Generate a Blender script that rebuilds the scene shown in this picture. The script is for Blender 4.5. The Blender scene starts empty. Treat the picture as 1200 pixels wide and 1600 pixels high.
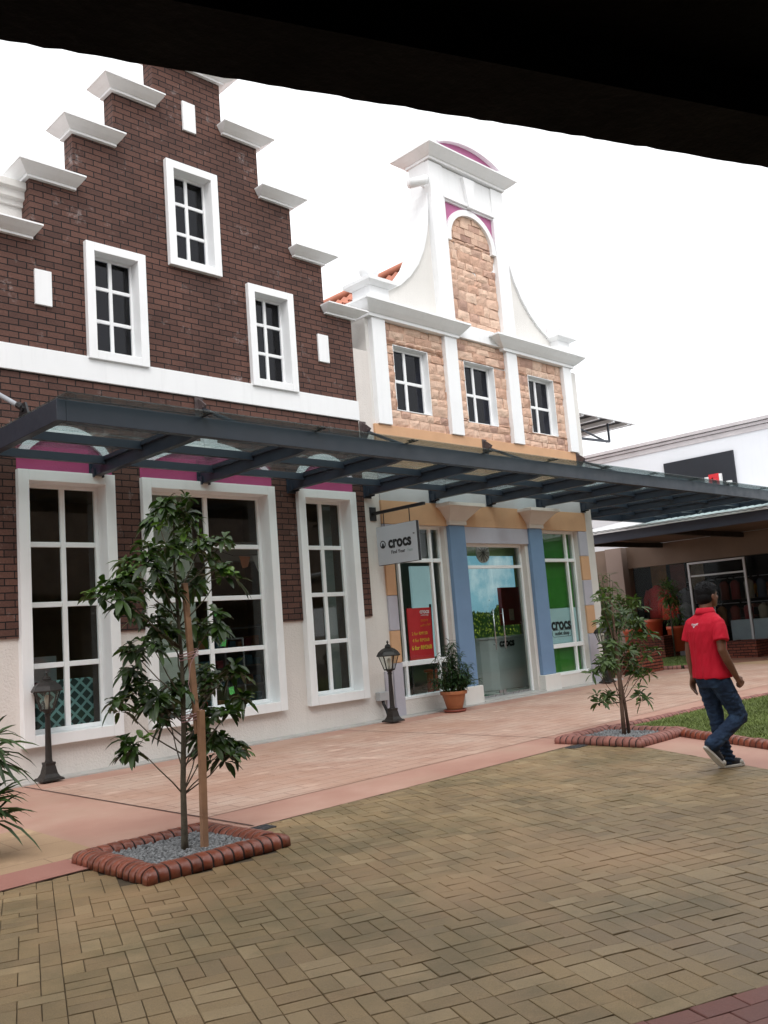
import bpy, bmesh, math, random
from mathutils import Vector, Matrix, noise as mnoise
rnd = random.Random(11)
C = bpy.context.scene.collection
sc = bpy.context.scene
PI = math.pi

# ------------------------------------------------------------------ materials
def newmat(name):
    m = bpy.data.materials.new(name); m.use_nodes = True
    nt = m.node_tree; nt.nodes.clear()
    out = nt.nodes.new('ShaderNodeOutputMaterial')
    return m, nt, out
class NT:
    def __init__(s, nt): s.nt = nt
    def n(s, t, **k):
        nd = s.nt.nodes.new(t)
        for a, b in k.items():
            if a.startswith('i_'):
                key = a[2:]
                nd.inputs[int(key) if key.isdigit() else key.replace('_', ' ')].default_value = b
            else: setattr(nd, a, b)
        return nd
    def l(s, a, b): s.nt.links.new(a, b)
    def noise(s, vec, scale, detail=4, rough=.55):
        nd = s.n('ShaderNodeTexNoise'); nd.inputs['Scale'].default_value = scale
        nd.inputs['Detail'].default_value = detail; nd.inputs['Roughness'].default_value = rough
        if vec is not None: s.l(vec, nd.inputs['Vector'])
        return nd.outputs['Fac']
    def ramp(s, fac, stops):
        r = s.n('ShaderNodeValToRGB'); e = r.color_ramp.elements
        while len(e) < len(stops): e.new(.5)
        for i, (p, c) in enumerate(stops):
            e[i].position = p; e[i].color = (*c, 1) if len(c) == 3 else c
        s.l(fac, r.inputs['Fac']); return r.outputs['Color']
    def mix(s, fac, a, b, mode='MIX'):
        m = s.n('ShaderNodeMix', data_type='RGBA', blend_type=mode)
        for inp, v in ((m.inputs['Factor'], fac), (m.inputs['A'], a), (m.inputs['B'], b)):
            if hasattr(v, 'is_linked'): s.l(v, inp)
            elif isinstance(v, (int, float)): inp.default_value = v
            else: inp.default_value = (*v, 1) if len(v) == 3 else v
        return m.outputs['Result']
    def math(s, op, a, b=None, clamp=False):
        m = s.n('ShaderNodeMath', operation=op, use_clamp=clamp)
        for i, v in enumerate((a, b)):
            if v is None: continue
            if hasattr(v, 'is_linked'): s.l(v, m.inputs[i])
            else: m.inputs[i].default_value = v
        return m.outputs[0]
    def maprange(s, v, a, b, c, d):
        m = s.n('ShaderNodeMapRange')
        s.l(v, m.inputs[0])
        for i, x in enumerate((a, b, c, d)): m.inputs[i+1].default_value = x
        return m.outputs[0]
    def bump(s, h, strength, dist=.01):
        b = s.n('ShaderNodeBump'); b.inputs['Strength'].default_value = strength
        b.inputs['Distance'].default_value = dist; s.l(h, b.inputs['Height'])
        return b.outputs['Normal']
def sc3(c, k): return tuple(min(1, x*k) for x in c)
MATS = {}
def M(name, base, rough=.6, var=.12, scale=3.0, bump=0, bscale=60, metallic=0, spec=.5, fine=0, island=0, streak=0, coat=0):
    """plain procedural surface: colour varied by two noises, optional bump, per-island variation, rain streaks"""
    if name in MATS: return MATS[name]
    m, nt, out = newmat(name); t = NT(nt)
    tc = t.n('ShaderNodeTexCoord').outputs['Object']
    p = t.n('ShaderNodeBsdfPrincipled')
    n1 = t.noise(tc, scale, 6, .6)
    col = t.ramp(n1, [(.25, sc3(base, 1-var)), (.75, sc3(base, 1+var))])
    if fine:
        n2 = t.noise(tc, bscale, 3, .6)
        col = t.mix(1.0, col, t.ramp(n2, [(.3, (1-fine,)*3), (.7, (1,)*3)]), 'MULTIPLY')
    if island:
        g = t.n('ShaderNodeNewGeometry').outputs['Random Per Island']
        col = t.mix(1.0, col, t.ramp(g, [(0, (1-island,)*3), (1, (1,)*3)]), 'MULTIPLY')
    if streak:
        mp = t.n('ShaderNodeMapping'); mp.inputs['Scale'].default_value = (7, 7, .5)
        t.l(tc, mp.inputs['Vector'])
        s_ = t.noise(mp.outputs[0], 1.6, 5, .65)
        col = t.mix(t.maprange(s_, .52, .8, 0, streak), col, sc3(base, .45))
    t.l(col, p.inputs['Base Color'])
    rr = t.maprange(t.noise(tc, scale*2.3, 4), .3, .7, max(0, rough-.08), min(1, rough+.08))
    t.l(rr, p.inputs['Roughness'])
    p.inputs['Metallic'].default_value = metallic
    p.inputs['Specular IOR Level'].default_value = spec
    if coat: p.inputs['Coat Weight'].default_value = coat
    if bump:
        h = t.noise(tc, bscale, 5, .6)
        t.l(t.bump(h, bump, .01), p.inputs['Normal'])
    t.l(p.outputs[0], out.inputs[0]); MATS[name] = m; return m

def brickmat(name, c1, c2, cm, bw, bh, mortar, uv='x+y', rough=.75, eff=0.0, bump=.9):
    m, nt, out = newmat(name); t = NT(nt)
    tc = t.n('ShaderNodeTexCoord').outputs['Object']
    sx = t.n('ShaderNodeSeparateXYZ'); t.l(tc, sx.inputs[0])
    u = t.math('ADD', sx.outputs[0], sx.outputs[1])
    cb = t.n('ShaderNodeCombineXYZ'); t.l(u, cb.inputs[0]); t.l(sx.outputs[2], cb.inputs[1])
    # slightly wobbly edges
    nz = t.n('ShaderNodeTexNoise'); nz.inputs['Scale'].default_value = 14; t.l(cb.outputs[0], nz.inputs['Vector'])
    vm = t.n('ShaderNodeVectorMath', operation='MULTIPLY_ADD'); t.l(nz.outputs['Color'], vm.inputs[0])
    vm.inputs[1].default_value = (.008, .008, 0); t.l(cb.outputs[0], vm.inputs[2])
    b = t.n('ShaderNodeTexBrick'); t.l(vm.outputs[0], b.inputs['Vector'])
    b.inputs['Scale'].default_value = 1; b.inputs['Brick Width'].default_value = bw
    b.inputs['Row Height'].default_value = bh; b.inputs['Mortar Size'].default_value = mortar
    b.inputs['Mortar Smooth'].default_value = .25; b.inputs['Bias'].default_value = 0
    b.inputs['Color1'].default_value = (*c1, 1); b.inputs['Color2'].default_value = (*c2, 1); b.inputs['Mortar'].default_value = (*cm, 1)
    n1 = t.noise(tc, 1.1, 6, .65); n2 = t.noise(tc, 45, 4, .6)
    col = t.mix(1.0, b.outputs['Color'], t.ramp(n1, [(.3, (.78,)*3), (.7, (1.15,)*3)]), 'MULTIPLY')
    col = t.mix(1.0, col, t.ramp(n2, [(.3, (.72,)*3), (.7, (1.1,)*3)]), 'MULTIPLY')
    if eff:   # pale efflorescence patches
        n3 = t.noise(tc, 2.3, 6, .7); n4 = t.noise(tc, 12, 5, .7)
        f = t.math('MULTIPLY', t.maprange(n3, .57, .70, 0, 1), t.maprange(n4, .46, .66, 0, eff), clamp=True)
        col = t.mix(f, col, (.36, .31, .3))
    p = t.n('ShaderNodeBsdfPrincipled'); t.l(col, p.inputs['Base Color'])
    p.inputs['Roughness'].default_value = rough; p.inputs['Specular IOR Level'].default_value = .3
    h = t.math('ADD', t.math('MULTIPLY', b.outputs['Fac'], -1.0), t.math('MULTIPLY', n2, .35))
    t.l(t.bump(h, bump, .012), p.inputs['Normal'])
    t.l(p.outputs[0], out.inputs[0]); MATS[name] = m; return m

def glassmat(name, tint=(.9, .94, .93), refl=1.0, dirt=0, rough=.02, haze=(.6, .65, .62)):
    m, nt, out = newmat(name); t = NT(nt)
    tr = t.n('ShaderNodeBsdfTransparent'); tr.inputs[0].default_value = (*tint, 1)
    gl = t.n('ShaderNodeBsdfGlossy'); gl.inputs['Roughness'].default_value = rough
    ge = t.n('ShaderNodeNewGeometry'); dp = t.n('ShaderNodeVectorMath', operation='DOT_PRODUCT')
    t.l(ge.outputs['Incoming'], dp.inputs[0]); t.l(ge.outputs['Normal'], dp.inputs[1])
    c_ = t.math('SUBTRACT', 1.0, t.math('ABSOLUTE', dp.outputs['Value']), True)
    fac = t.math('MULTIPLY', t.math('ADD', .04, t.math('MULTIPLY', t.math('POWER', c_, 5.0), .96)), refl, True)
    mx = t.n('ShaderNodeMixShader'); t.l(fac, mx.inputs[0]); t.l(tr.outputs[0], mx.inputs[1]); t.l(gl.outputs[0], mx.inputs[2])
    o = mx.outputs[0]
    if dirt:
        tc = t.n('ShaderNodeTexCoord').outputs['Object']
        d = t.n('ShaderNodeBsdfDiffuse'); d.inputs[0].default_value = (*haze, 1)
        n1 = t.noise(tc, 5, 6, .7); n2 = t.noise(tc, 40, 3, .6)
        f = t.math('ADD', t.maprange(n1, .4, .75, dirt*.3, dirt), t.maprange(n2, .6, .75, 0, dirt*.9), True)
        m2 = t.n('ShaderNodeMixShader'); t.l(f, m2.inputs[0]); t.l(o, m2.inputs[1]); t.l(d.outputs[0], m2.inputs[2]); o = m2.outputs[0]
    t.l(o, out.inputs[0]); MATS[name] = m; return m

# ------------------------------------------------------------------ mesh builder
class G:
    def __init__(s): s.v = []; s.f = []
    def add(s, vs, fs):
        o = len(s.v); s.v += [tuple(v) for v in vs]; s.f += [[i+o for i in f] for f in fs]; return s
    def box(s, x0, x1, y0, y1, z0, z1):
        v = [(x, y, z) for z in (z0, z1) for y in (y0, y1) for x in (x0, x1)]
        return s.add(v, [(0,2,3,1), (4,5,7,6), (0,1,5,4), (2,6,7,3), (0,4,6,2), (1,3,7,5)])
    def obox(s, c, ux, uy, uz, hx, hy, hz):
        c = Vector(c); ux, uy, uz = [Vector(u).normalized() for u in (ux, uy, uz)]
        v = [c+ux*hx*a+uy*hy*b+uz*hz*d for d in (-1, 1) for b in (-1, 1) for a in (-1, 1)]
        return s.add(v, [(0,2,3,1), (4,5,7,6), (0,1,5,4), (2,6,7,3), (0,4,6,2), (1,3,7,5)])
    def bar(s, a, b, w, h=None):
        a, b = Vector(a), Vector(b); d = (b-a); h = h or w
        up = Vector((0,0,1)) if abs(d.normalized().z) < .95 else Vector((0,1,0))
        sx = d.cross(up).normalized(); u = sx.cross(d).normalized()
        return s.obox((a+b)/2, d, sx, u, d.length/2, w/2, h/2)
    def rings(s, rs, cap=True, closed=True):
        o = len(s.v); n = len(rs[0])
        for r in rs: s.v += [tuple(p) for p in r]
        for i in range(len(rs)-1):
            for j in range(n if closed else n-1):
                k = (j+1) % n
                s.f.append([o+i*n+j, o+i*n+k, o+(i+1)*n+k, o+(i+1)*n+j])
        if cap:
            s.f.append([o+j for j in range(n)][::-1]); s.f.append([o+(len(rs)-1)*n+j for j in range(n)])
        return s
    def lathe(s, prof, c=(0,0,0), n=20, rot=0, squash=(1,1)):
        rs = [[(c[0]+r*squash[0]*math.cos(rot+2*PI*j/n), c[1]+r*squash[1]*math.sin(rot+2*PI*j/n), c[2]+z) for j in range(n)] for r, z in prof]
        return s.rings(rs)
    def tube(s, pts, rad, n=8):
        pts = [Vector(p) for p in pts]
        if not isinstance(rad, (list, tuple)): rad = [rad]*len(pts)
        rs = []; ref = None
        for i, p in enumerate(pts):
            d = (pts[min(i+1, len(pts)-1)]-pts[max(i-1, 0)]).normalized()
            if ref is None:
                ref = d.cross(Vector((0,0,1)) if abs(d.z) < .9 else Vector((1,0,0))).normalized()
            ref = (ref-d*ref.dot(d)).normalized(); b = d.cross(ref)
            rs.append([p+(ref*math.cos(2*PI*j/n)+b*math.sin(2*PI*j/n))*rad[i] for j in range(n)])
        return s.rings(rs)
    def prism(s, poly, y0, y1, axis='y'):
        """poly is a list of (x,z) for axis y, (y,z) for axis x, (x,y) for axis z"""
        def P(a, b, c):
            return (a, c, b) if axis == 'y' else ((c, a, b) if axis == 'x' else (a, b, c))
        n = len(poly)
        v = [P(a, b, y0) for a, b in poly]+[P(a, b, y1) for a, b in poly]
        f = [list(range(n)), list(range(n, 2*n))[::-1]]+[[i, i+n, (i+1) % n+n, (i+1) % n] for i in range(n)]
        return s.add(v, f)
    def frustum(s, a, b):
        """a,b = (x0,x1,y0,y1,z): rectangles lofted"""
        r = lambda q: [(q[0],q[2],q[4]), (q[1],q[2],q[4]), (q[1],q[3],q[4]), (q[0],q[3],q[4])]
        return s.rings([r(a), r(b)])
    def stack(s, qs):
        r = lambda q: [(q[0],q[2],q[4]), (q[1],q[2],q[4]), (q[1],q[3],q[4]), (q[0],q[3],q[4])]
        return s.rings([r(q) for q in qs])
    def sphere(s, c, r, n=16, m=10, sq=(1,1,1)):
        rs = [[(c[0]+r*sq[0]*math.sin(PI*i/m)*math.cos(2*PI*j/n), c[1]+r*sq[1]*math.sin(PI*i/m)*math.sin(2*PI*j/n), c[2]-r*sq[2]*math.cos(PI*i/m)) for j in range(n)] for i in range(1, m)]
        s.rings([[(c[0]+(p[0]-c[0])*.01, c[1]+(p[1]-c[1])*.01, c[2]-r*sq[2]) for p in rs[0]]]+rs+[[(c[0]+(p[0]-c[0])*.01, c[1]+(p[1]-c[1])*.01, c[2]+r*sq[2]) for p in rs[-1]]])
        return s
    def cellwall(s, xs, zs, solid, y0, y1):
        """wall in the xz plane made of the cells for which solid(xc,zc); openings and outline get real reveals"""
        xs = sorted(set(round(x, 4) for x in xs)); zs = sorted(set(round(z, 4) for z in zs))
        S = {(i, j): solid((xs[i]+xs[i+1])/2, (zs[j]+zs[j+1])/2) for i in range(len(xs)-1) for j in range(len(zs)-1)}
        q = lambda *p: s.add(p, [(0,1,2,3)])
        for (i, j), ok in S.items():
            if not ok: continue
            a, b, c, d = xs[i], xs[i+1], zs[j], zs[j+1]
            q((a,y0,c), (b,y0,c), (b,y0,d), (a,y0,d)); q((b,y1,c), (a,y1,c), (a,y1,d), (b,y1,d))
            if not S.get((i-1, j)): q((a,y1,c), (a,y0,c), (a,y0,d), (a,y1,d))
            if not S.get((i+1, j)): q((b,y0,c), (b,y1,c), (b,y1,d), (b,y0,d))
            if not S.get((i, j-1)): q((a,y0,c), (a,y1,c), (b,y1,c), (b,y0,c))
            if not S.get((i, j+1)): q((a,y0,d), (b,y0,d), (b,y1,d), (a,y1,d))
        return s
    def build(s, name, mat, parent=None, smooth=False, bevel=0, fix=True, at=None, weld=False):
        o0 = wloc(parent) if parent is not None else Vector(at or (0,0,0))
        me = bpy.data.meshes.new(name)
        me.from_pydata([(v[0]-o0.x, v[1]-o0.y, v[2]-o0.z) for v in s.v], [], s.f)
        if fix or weld:
            bm = bmesh.new(); bm.from_mesh(me)
            if weld: bmesh.ops.remove_doubles(bm, verts=bm.verts, dist=1e-5)
            if fix: bmesh.ops.recalc_face_normals(bm, faces=bm.faces)
            bm.to_mesh(me); bm.free()
        if smooth:
            me.polygons.foreach_set('use_smooth', [True]*len(me.polygons))
        me.materials.append(mat)
        o = bpy.data.objects.new(name, me); C.objects.link(o)
        if parent is not None: o.parent = parent
        else: o.location = o0
        if bevel:
            bv = o.modifiers.new('bevel', 'BEVEL'); bv.width = bevel; bv.segments = 2; bv.limit_method = 'ANGLE'; bv.angle_limit = .6
        return o
def wloc(o):
    p = Vector((0,0,0))
    while o is not None: p += o.location; o = o.parent
    return p
def thing(name, label, cat, loc=(0,0,0), group=None, rz=0):
    o = bpy.data.objects.new(name, None); C.objects.link(o); o.location = loc; o.rotation_euler.z = rz
    o.empty_display_size = .2
    o['label'] = label; o['category'] = cat
    if group: o['group'] = group
    return o
def tag(o, label=None, cat=None, group=None, kind=None):
    for k, v in (('label', label), ('category', cat), ('group', group), ('kind', kind)):
        if v: o[k] = v
    return o
def struct(o, label=None):
    o['kind'] = 'structure'
    if label: o['label'] = label
    return o
def copy_tree(o, parent=None, label=None, loc=None, rz=None):
    c = o.copy(); C.objects.link(c)
    if parent is not None: c.parent = parent
    if label: c['label'] = label
    if loc is not None: c.location = loc
    if rz is not None: c.rotation_euler.z = rz
    for ch in list(o.children): copy_tree(ch, c)
    return c
def text(body, size, org, xd, ud, mat, parent, name='lettering', thick=.004, bold=0, align='CENTER', sx=1.0, at=None):
    cu = bpy.data.curves.new('t', 'FONT'); cu.body = body; cu.size = size; cu.extrude = thick/2; cu.offset = bold
    cu.align_x = align; cu.align_y = 'CENTER'; cu.resolution_u = 3
    to = bpy.data.objects.new('t', cu); C.objects.link(to)
    bpy.context.view_layer.update()
    me = bpy.data.meshes.new_from_object(to.evaluated_get(bpy.context.evaluated_depsgraph_get()))
    C.objects.unlink(to); bpy.data.objects.remove(to)
    X = Vector(xd).normalized(); U = Vector(ud).normalized(); N = X.cross(U); O = Vector(org)-(wloc(parent) if parent else Vector((0,0,0)))
    for v in me.vertices:
        c = v.co.copy(); v.co = O+X*c.x*sx+U*c.y+N*c.z
    me.materials.clear(); me.materials.append(mat); me.name = name
    o = bpy.data.objects.new(name, me); C.objects.link(o); o.parent = parent
    return o

# palette
WHITE = M('white_paint', (.84, .85, .86), .55, .03, 1.2, .12, 90, streak=.12)
WHITE2 = M('white_trim_paint', (.86, .87, .88), .5, .04, 2, .08, 60, streak=.10)
PLASTER = M('cream_roughcast', (.70, .655, .62), .85, .06, 1.0, 1.0, 34, streak=.12)
PLASTER2 = M('offwhite_plaster', (.72, .70, .67), .8, .05, 1.5, .7, 55, streak=.12)
BRICK = brickmat('dark_brown_brick', (.140, .066, .050), (.088, .042, .033), (.005, .0045, .005), .25, .089, .0075, eff=.95)
TAN = M('tan_plaster', (.60, .35, .20), .8, .08, 2, .7, 70)
LAV = M('lavender_plaster', (.46, .44, .50), .8, .07, 2, .7, 70)
PURPLE = M('magenta_plaster', (.35, .05, .14), .75, .08, 3, .5, 60)
BLUE = M('blue_plaster', (.165, .265, .42), .7, .06, 2, .5, 60)
STEEL = M('blue_grey_steel', (.024, .032, .047), .42, .15, 2.5, .05, 40, spec=.5)
BLACK = M('black_metal', (.012, .012, .014), .45, .2, 5)
IRON = M('bronze_black_iron', (.018, .014, .012), .45, .4, 14, .3, 90, spec=.4)
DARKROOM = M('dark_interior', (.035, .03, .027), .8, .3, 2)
GLASS = glassmat('window_glass', (.95, .975, .965), .75)
GLASSD = glassmat('tinted_window_glass', (.40, .42, .50), .7)
CGLASS = glassmat('canopy_glass', (.76, .84, .84), .9, dirt=.09)
# ------------------------------------------------------------------ camera, light
cam = bpy.data.cameras.new('camera'); co = bpy.data.objects.new('camera', cam); C.objects.link(co); sc.camera = co
cam.sensor_fit = 'HORIZONTAL'; cam.sensor_width = 36; cam.lens = 36*1392.8/1200; cam.clip_end = 4000; cam.clip_start = .05
r_ = Vector((.71491247, -.69497034, -.07691806)); f_ = Vector((.69823578, .70376266, .13109126)); u_ = r_.cross(f_).normalized()
r_ = f_.cross(u_).normalized(); f_.normalize()
mw = Matrix((r_, u_, -f_)).transposed().to_4x4(); mw.translation = (0, 0, 1.5); co.matrix_world = mw

w = bpy.data.worlds.new('World'); sc.world = w; w.use_nodes = True
nt = w.node_tree; nt.nodes.clear(); t = NT(nt)
sky = t.n('ShaderNodeTexSky', sky_type='NISHITA'); sky.sun_disc = False
SE, SR = math.radians(52), math.radians(200)
sky.sun_elevation = SE; sky.sun_rotation = SR; sky.air_density = 1.6; sky.dust_density = 5; sky.ozone_density = 1
hs = t.n('ShaderNodeHueSaturation'); hs.inputs['Saturation'].default_value = .12; t.l(sky.outputs[0], hs.inputs['Color'])
# thick even cloud: the sky's own light spread evenly, faintly cool
cl = t.mix(.62, hs.outputs[0], (16.2, 16.4, 16.8))
bg = t.n('ShaderNodeBackground'); bg.inputs['Strength'].default_value = .105; t.l(cl, bg.inputs[0])
wo = t.n('ShaderNodeOutputWorld'); t.l(bg.outputs[0], wo.inputs[0])
sun = bpy.data.lights.new('sun', 'SUN'); sun.energy = 1.0; sun.angle = math.radians(25); sun.color = (1, .97, .93)
so = bpy.data.objects.new('sun', sun); C.objects.link(so)
# sun towards the left-behind of the camera, high
sd = Vector((-.55*math.cos(SE), -.83*math.cos(SE), math.sin(SE)))
so.rotation_euler = sd.to_track_quat('Z', 'Y').to_euler()
sky.sun_rotation = math.atan2(sd.x, sd.y)
sc.view_settings.view_transform = 'Standard'; sc.view_settings.look = 'None'; sc.view_settings.exposure = 0.32; sc.view_settings.gamma = 1
sc.cycles.max_bounces = 8; sc.cycles.transparent_max_bounces = 16
sc.cycles.use_denoising = True

# ------------------------------------------------------------------ ground
def groundmat(name, cols, scale, bump=.3, bscale=80, rough=.8, stamp=None, joint=(.2,.1,.08), stain=None, fine=.12):
    m, nt, out = newmat(name); t = NT(nt)
    tc = t.n('ShaderNodeTexCoord').outputs['Object']
    n1 = t.noise(tc, scale, 7, .62)
    col = t.ramp(n1, [(.28+.44*i/(len(cols)-1), c) for i, c in enumerate(cols)])
    n2 = t.noise(tc, bscale, 4, .6)
    col = t.mix(1.0, col, t.ramp(n2, [(.3, (1-fine,)*3), (.7, (1,)*3)]), 'MULTIPLY')
    h = t.math('MULTIPLY', n2, .3)
    if stamp:
        mp = t.n('ShaderNodeMapping'); mp.inputs['Rotation'].default_value = (0, 0, stamp[2]); t.l(tc, mp.inputs[0])
        nz = t.n('ShaderNodeTexNoise'); nz.inputs['Scale'].default_value = 5; t.l(mp.outputs[0], nz.inputs['Vector'])
        vm = t.n('ShaderNodeVectorMath', operation='MULTIPLY_ADD'); t.l(nz.outputs['Color'], vm.inputs[0]); vm.inputs[1].default_value = (.03, .03, 0); t.l(mp.outputs[0], vm.inputs[2])
        b = t.n('ShaderNodeTexBrick'); t.l(vm.outputs[0], b.inputs['Vector']); b.inputs['Scale'].default_value = 1
        b.inputs['Brick Width'].default_value = stamp[0]; b.inputs['Row Height'].default_value = stamp[1]; b.inputs['Mortar Size'].default_value = .006; b.inputs['Mortar Smooth'].default_value = .4
        b.inputs['Color1'].default_value = (1,1,1,1); b.inputs['Color2'].default_value = (.84,.84,.84,1)
        col = t.mix(1.0, col, b.outputs['Color'], 'MULTIPLY') if False else t.mix(t.math('MULTIPLY', b.outputs['Fac'], t.maprange(t.noise(tc, 1.7, 4), .42, .6, .15, .8)), t.mix(.35, col, t.mix(1.0, col, b.outputs['Color'], 'MULTIPLY')), joint)
        h = t.math('SUBTRACT', h, b.outputs['Fac'])
        # worn pale patches on single stones
        n5 = t.noise(mp.outputs[0], 2.6, 3, .5)
        col = t.mix(t.maprange(n5, .60, .72, 0, .55), col, sc3(cols[-1], 1.25))
    if stain:
        n3 = t.noise(tc, .55, 5, .6)
        col = t.mix(t.maprange(n3, .5, .68, 0, stain[1]), col, stain[0])
    p = t.n('ShaderNodeBsdfPrincipled'); t.l(col, p.inputs['Base Color'])
    t.l(t.maprange(n1, .3, .7, rough-.12, rough+.08), p.inputs['Roughness']); p.inputs['Specular IOR Level'].default_value = .35
    t.l(t.bump(h, bump, .008), p.inputs['Normal']); t.l(p.outputs[0], out.inputs[0]); return m
def sheet(name, poly, z, mat, label=None):
    g = G(); g.add([(x, y, z) for x, y in poly], [list(range(len(poly)))])
    o = g.build(name, mat); 
    me = o.data
    if me.polygons[0].normal.z < 0: me.flip_normals()
    return struct(o, label)
EARTH = groundmat('earth', [(.16,.13,.10), (.24,.20,.16)], .6)
sheet('ground', [(-900,-900), (900,-900), (900,900), (-900,900)], -.05, EARTH)
TERRA = groundmat('terracotta_concrete', [(.39,.195,.15), (.46,.26,.20), (.53,.335,.265)], .9, .25, 120, .7, stain=((.42,.30,.22), .5))
STAMP = groundmat('stamped_concrete', [(.43,.245,.18), (.51,.335,.26), (.56,.41,.33)], 1.3, .7, 70, .7, stamp=(.62, .2, .03), joint=(.20,.10,.07), stain=((.40,.22,.15), .55))
OCHRE = groundmat('ochre_concrete', [(.42,.275,.165), (.50,.34,.215)], 1.2, .3, 90, .75, stamp=(1.3, .5, .05), joint=(.3,.18,.1))
PINK = groundmat('pink_concrete', [(.36,.15,.12), (.43,.215,.17)], 1.5, .3, 90, .75)
CONC = groundmat('pale_concrete', [(.40,.38,.36), (.52,.50,.48)], 2.5, .35, 60, .8)
# paving plan: rotated grid
TH = math.radians(-22.5); ux = Vector((math.cos(TH), math.sin(TH))); uy = Vector((-math.sin(TH), math.cos(TH)))
PAVE = [(-3.5, 6.22), (9.02, 6.22), (9.02, 5.25), (8.10, 3.50), (5.6, -1.3), (-3.5, -1.3)]
sheet('walkway', [(-14, 6.22), (9.02, 6.22), (9.02, 5.25), (8.10, 3.50), (5.6, -1.3), (40, -1.3), (40, 26), (-14, 26)], 0, TERRA)
sheet('walkway_panel', [(4.42, 6.95), (40, 6.95), (40, 10.35), (4.42, 10.35)], .004, STAMP)
sheet('walkway_panel', [(-8, 6.66), (3.30, 6.66), (3.36, 8.2), (-8, 8.4)], .004, OCHRE)
sheet('walkway_band', [(-8, 6.222), (3.02, 6.222), (3.02, 6.655), (-8, 6.655)], .006, PINK)
sheet('walkway_panel', [(20.9, 5), (40, 5), (40, 10.1), (21.6, 10.1)], .008, OCHRE)
G().box(-6, 17.9, 10.86, 11.14, -.03, .022).build('pavement', CONC, bevel=.006)['kind'] = 'structure'
# expansion joints
jg = G(); jg.add([(4.405,6.24,.006), (4.425,6.24,.006), (4.425,10.8,.006), (4.405,10.8,.006)], [(0,1,2,3)])
for x in (9.4, 14.6): jg.add([(x,6.24,.006), (x+.014,6.24,.006), (x+.014,10.8,.006), (x,10.8,.006)], [(0,1,2,3)])
struct(jg.build('pavement_joint', M('joint_dark', (.10,.06,.05), .9)))
sheet('paving_bed', [(-3.5, 6.22), (9.02, 6.22), (9.02, 5.25), (8.10, 3.50), (5.6, -1.3), (-3.5, -1.3)], -.009, M('dark_jointing_sand', (.075,.055,.033), .95, .3, 6, .5, 200))

def clip(poly, a, b, c):   # keep a*x+b*y<=c
    out = []
    for i in range(len(poly)):
        p, q = poly[i], poly[(i+1) % len(poly)]
        dp, dq = a*p[0]+b*p[1]-c, a*q[0]+b*q[1]-c
        if dp <= 0: out.append(p)
        if (dp < 0 < dq) or (dq < 0 < dp):
            s = dp/(dp-dq); out.append((p[0]+(q[0]-p[0])*s, p[1]+(q[1]-p[1])*s))
    return out
def paver(g, cx, cy, du, dv, ax, ay, rr, clips):
    j = .0016
    poly = [(-du+j, -dv+j), (du-j, -dv+j), (du-j, dv-j), (-du+j, dv-j)]
    W = [(cx+ax.x*a+ay.x*b, cy+ax.y*a+ay.y*b) for a, b in poly]
    for c in clips: W = clip(W, *c) if len(W) > 2 else W
    if len(W) < 3: return
    ar = abs(sum(W[i][0]*W[(i+1) % len(W)][1]-W[(i+1) % len(W)][0]*W[i][1] for i in range(len(W))))/2
    if ar < .0008: return
    mx = sum(p[0] for p in W)/len(W); my = sum(p[1] for p in W)/len(W)
    h = rr.uniform(-.0018, .0018)+.004*mnoise.noise(Vector((mx*.8, my*.8, 0))); ta, tb = rr.uniform(-.018, .018), rr.uniform(-.018, .018)
    f = lambda p, k, z: (mx+(p[0]-mx)*k, my+(p[1]-my)*k, z+h+ta*(p[0]-mx)+tb*(p[1]-my))
    n = len(W); k1 = 1-.006/ .07
    r = [[f(p, 1, -.03) for p in W], [f(p, 1, -.0055) for p in W], [f(p, .975, -.001) for p in W], [f(p, .93, 0) for p in W]]
    g.rings(r)
def pavermat(name, cols, moss=.0):
    m, nt, out = newmat(name); t = NT(nt)
    tc = t.n('ShaderNodeTexCoord').outputs['Object']
    isl = t.n('ShaderNodeNewGeometry').outputs['Random Per Island']
    col = t.ramp(isl, [(i/(len(cols)-1), c) for i, c in enumerate(cols)])
    big = t.noise(tc, .7, 6, .62)
    col = t.mix(1.0, col, t.ramp(big, [(.3, (.70,)*3), (.68, (1.12,)*3)]), 'MULTIPLY')
    fn = t.noise(tc, 260, 3, .7); sp = t.noise(tc, 420, 1, .5)
    col = t.mix(1.0, col, t.ramp(fn, [(.3, (.58,)*3), (.7, (1.12,)*3)]), 'MULTIPLY')
    col = t.mix(t.maprange(sp, .66, .72, 0, .65), col, (.02,.016,.012))
    if moss:
        mn = t.noise(tc, 1.1, 6, .68)
        col = t.mix(t.maprange(mn, .47, .63, 0, moss), col, (.095,.08,.034))
        mn2 = t.noise(tc, .45, 4, .6)
        col = t.mix(t.maprange(mn2, .50, .66, 0, .5), col, (.40,.245,.13))
    p = t.n('ShaderNodeBsdfPrincipled'); t.l(col, p.inputs['Base Color'])
    t.l(t.maprange(big, .3, .7, .42, .72), p.inputs['Roughness']); p.inputs['Specular IOR Level'].default_value = .5
    t.l(t.bump(t.math('ADD', fn, t.math('MULTIPLY', t.noise(tc, 60, 4), .6)), .55, .004), p.inputs['Normal'])
    t.l(p.outputs[0], out.inputs[0]); return m
TANPAV = pavermat('tan_pavers', [(.285,.195,.095), (.345,.24,.118), (.30,.21,.105), (.40,.29,.155), (.255,.18,.092), (.33,.22,.11)], .5)
REDPAV = pavermat('red_pavers', [(.22,.075,.058), (.26,.10,.075), (.19,.07,.055)])
# field / red soldier band split along the rotated axis:  point (3.15,1.89)
p0 = Vector((3.15, 1.89)); cband = p0.dot(uy)
rr = random.Random(5); gf = G(); gr = G()
ring_clip = []
field = [(0, 1, 6.205)]
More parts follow.
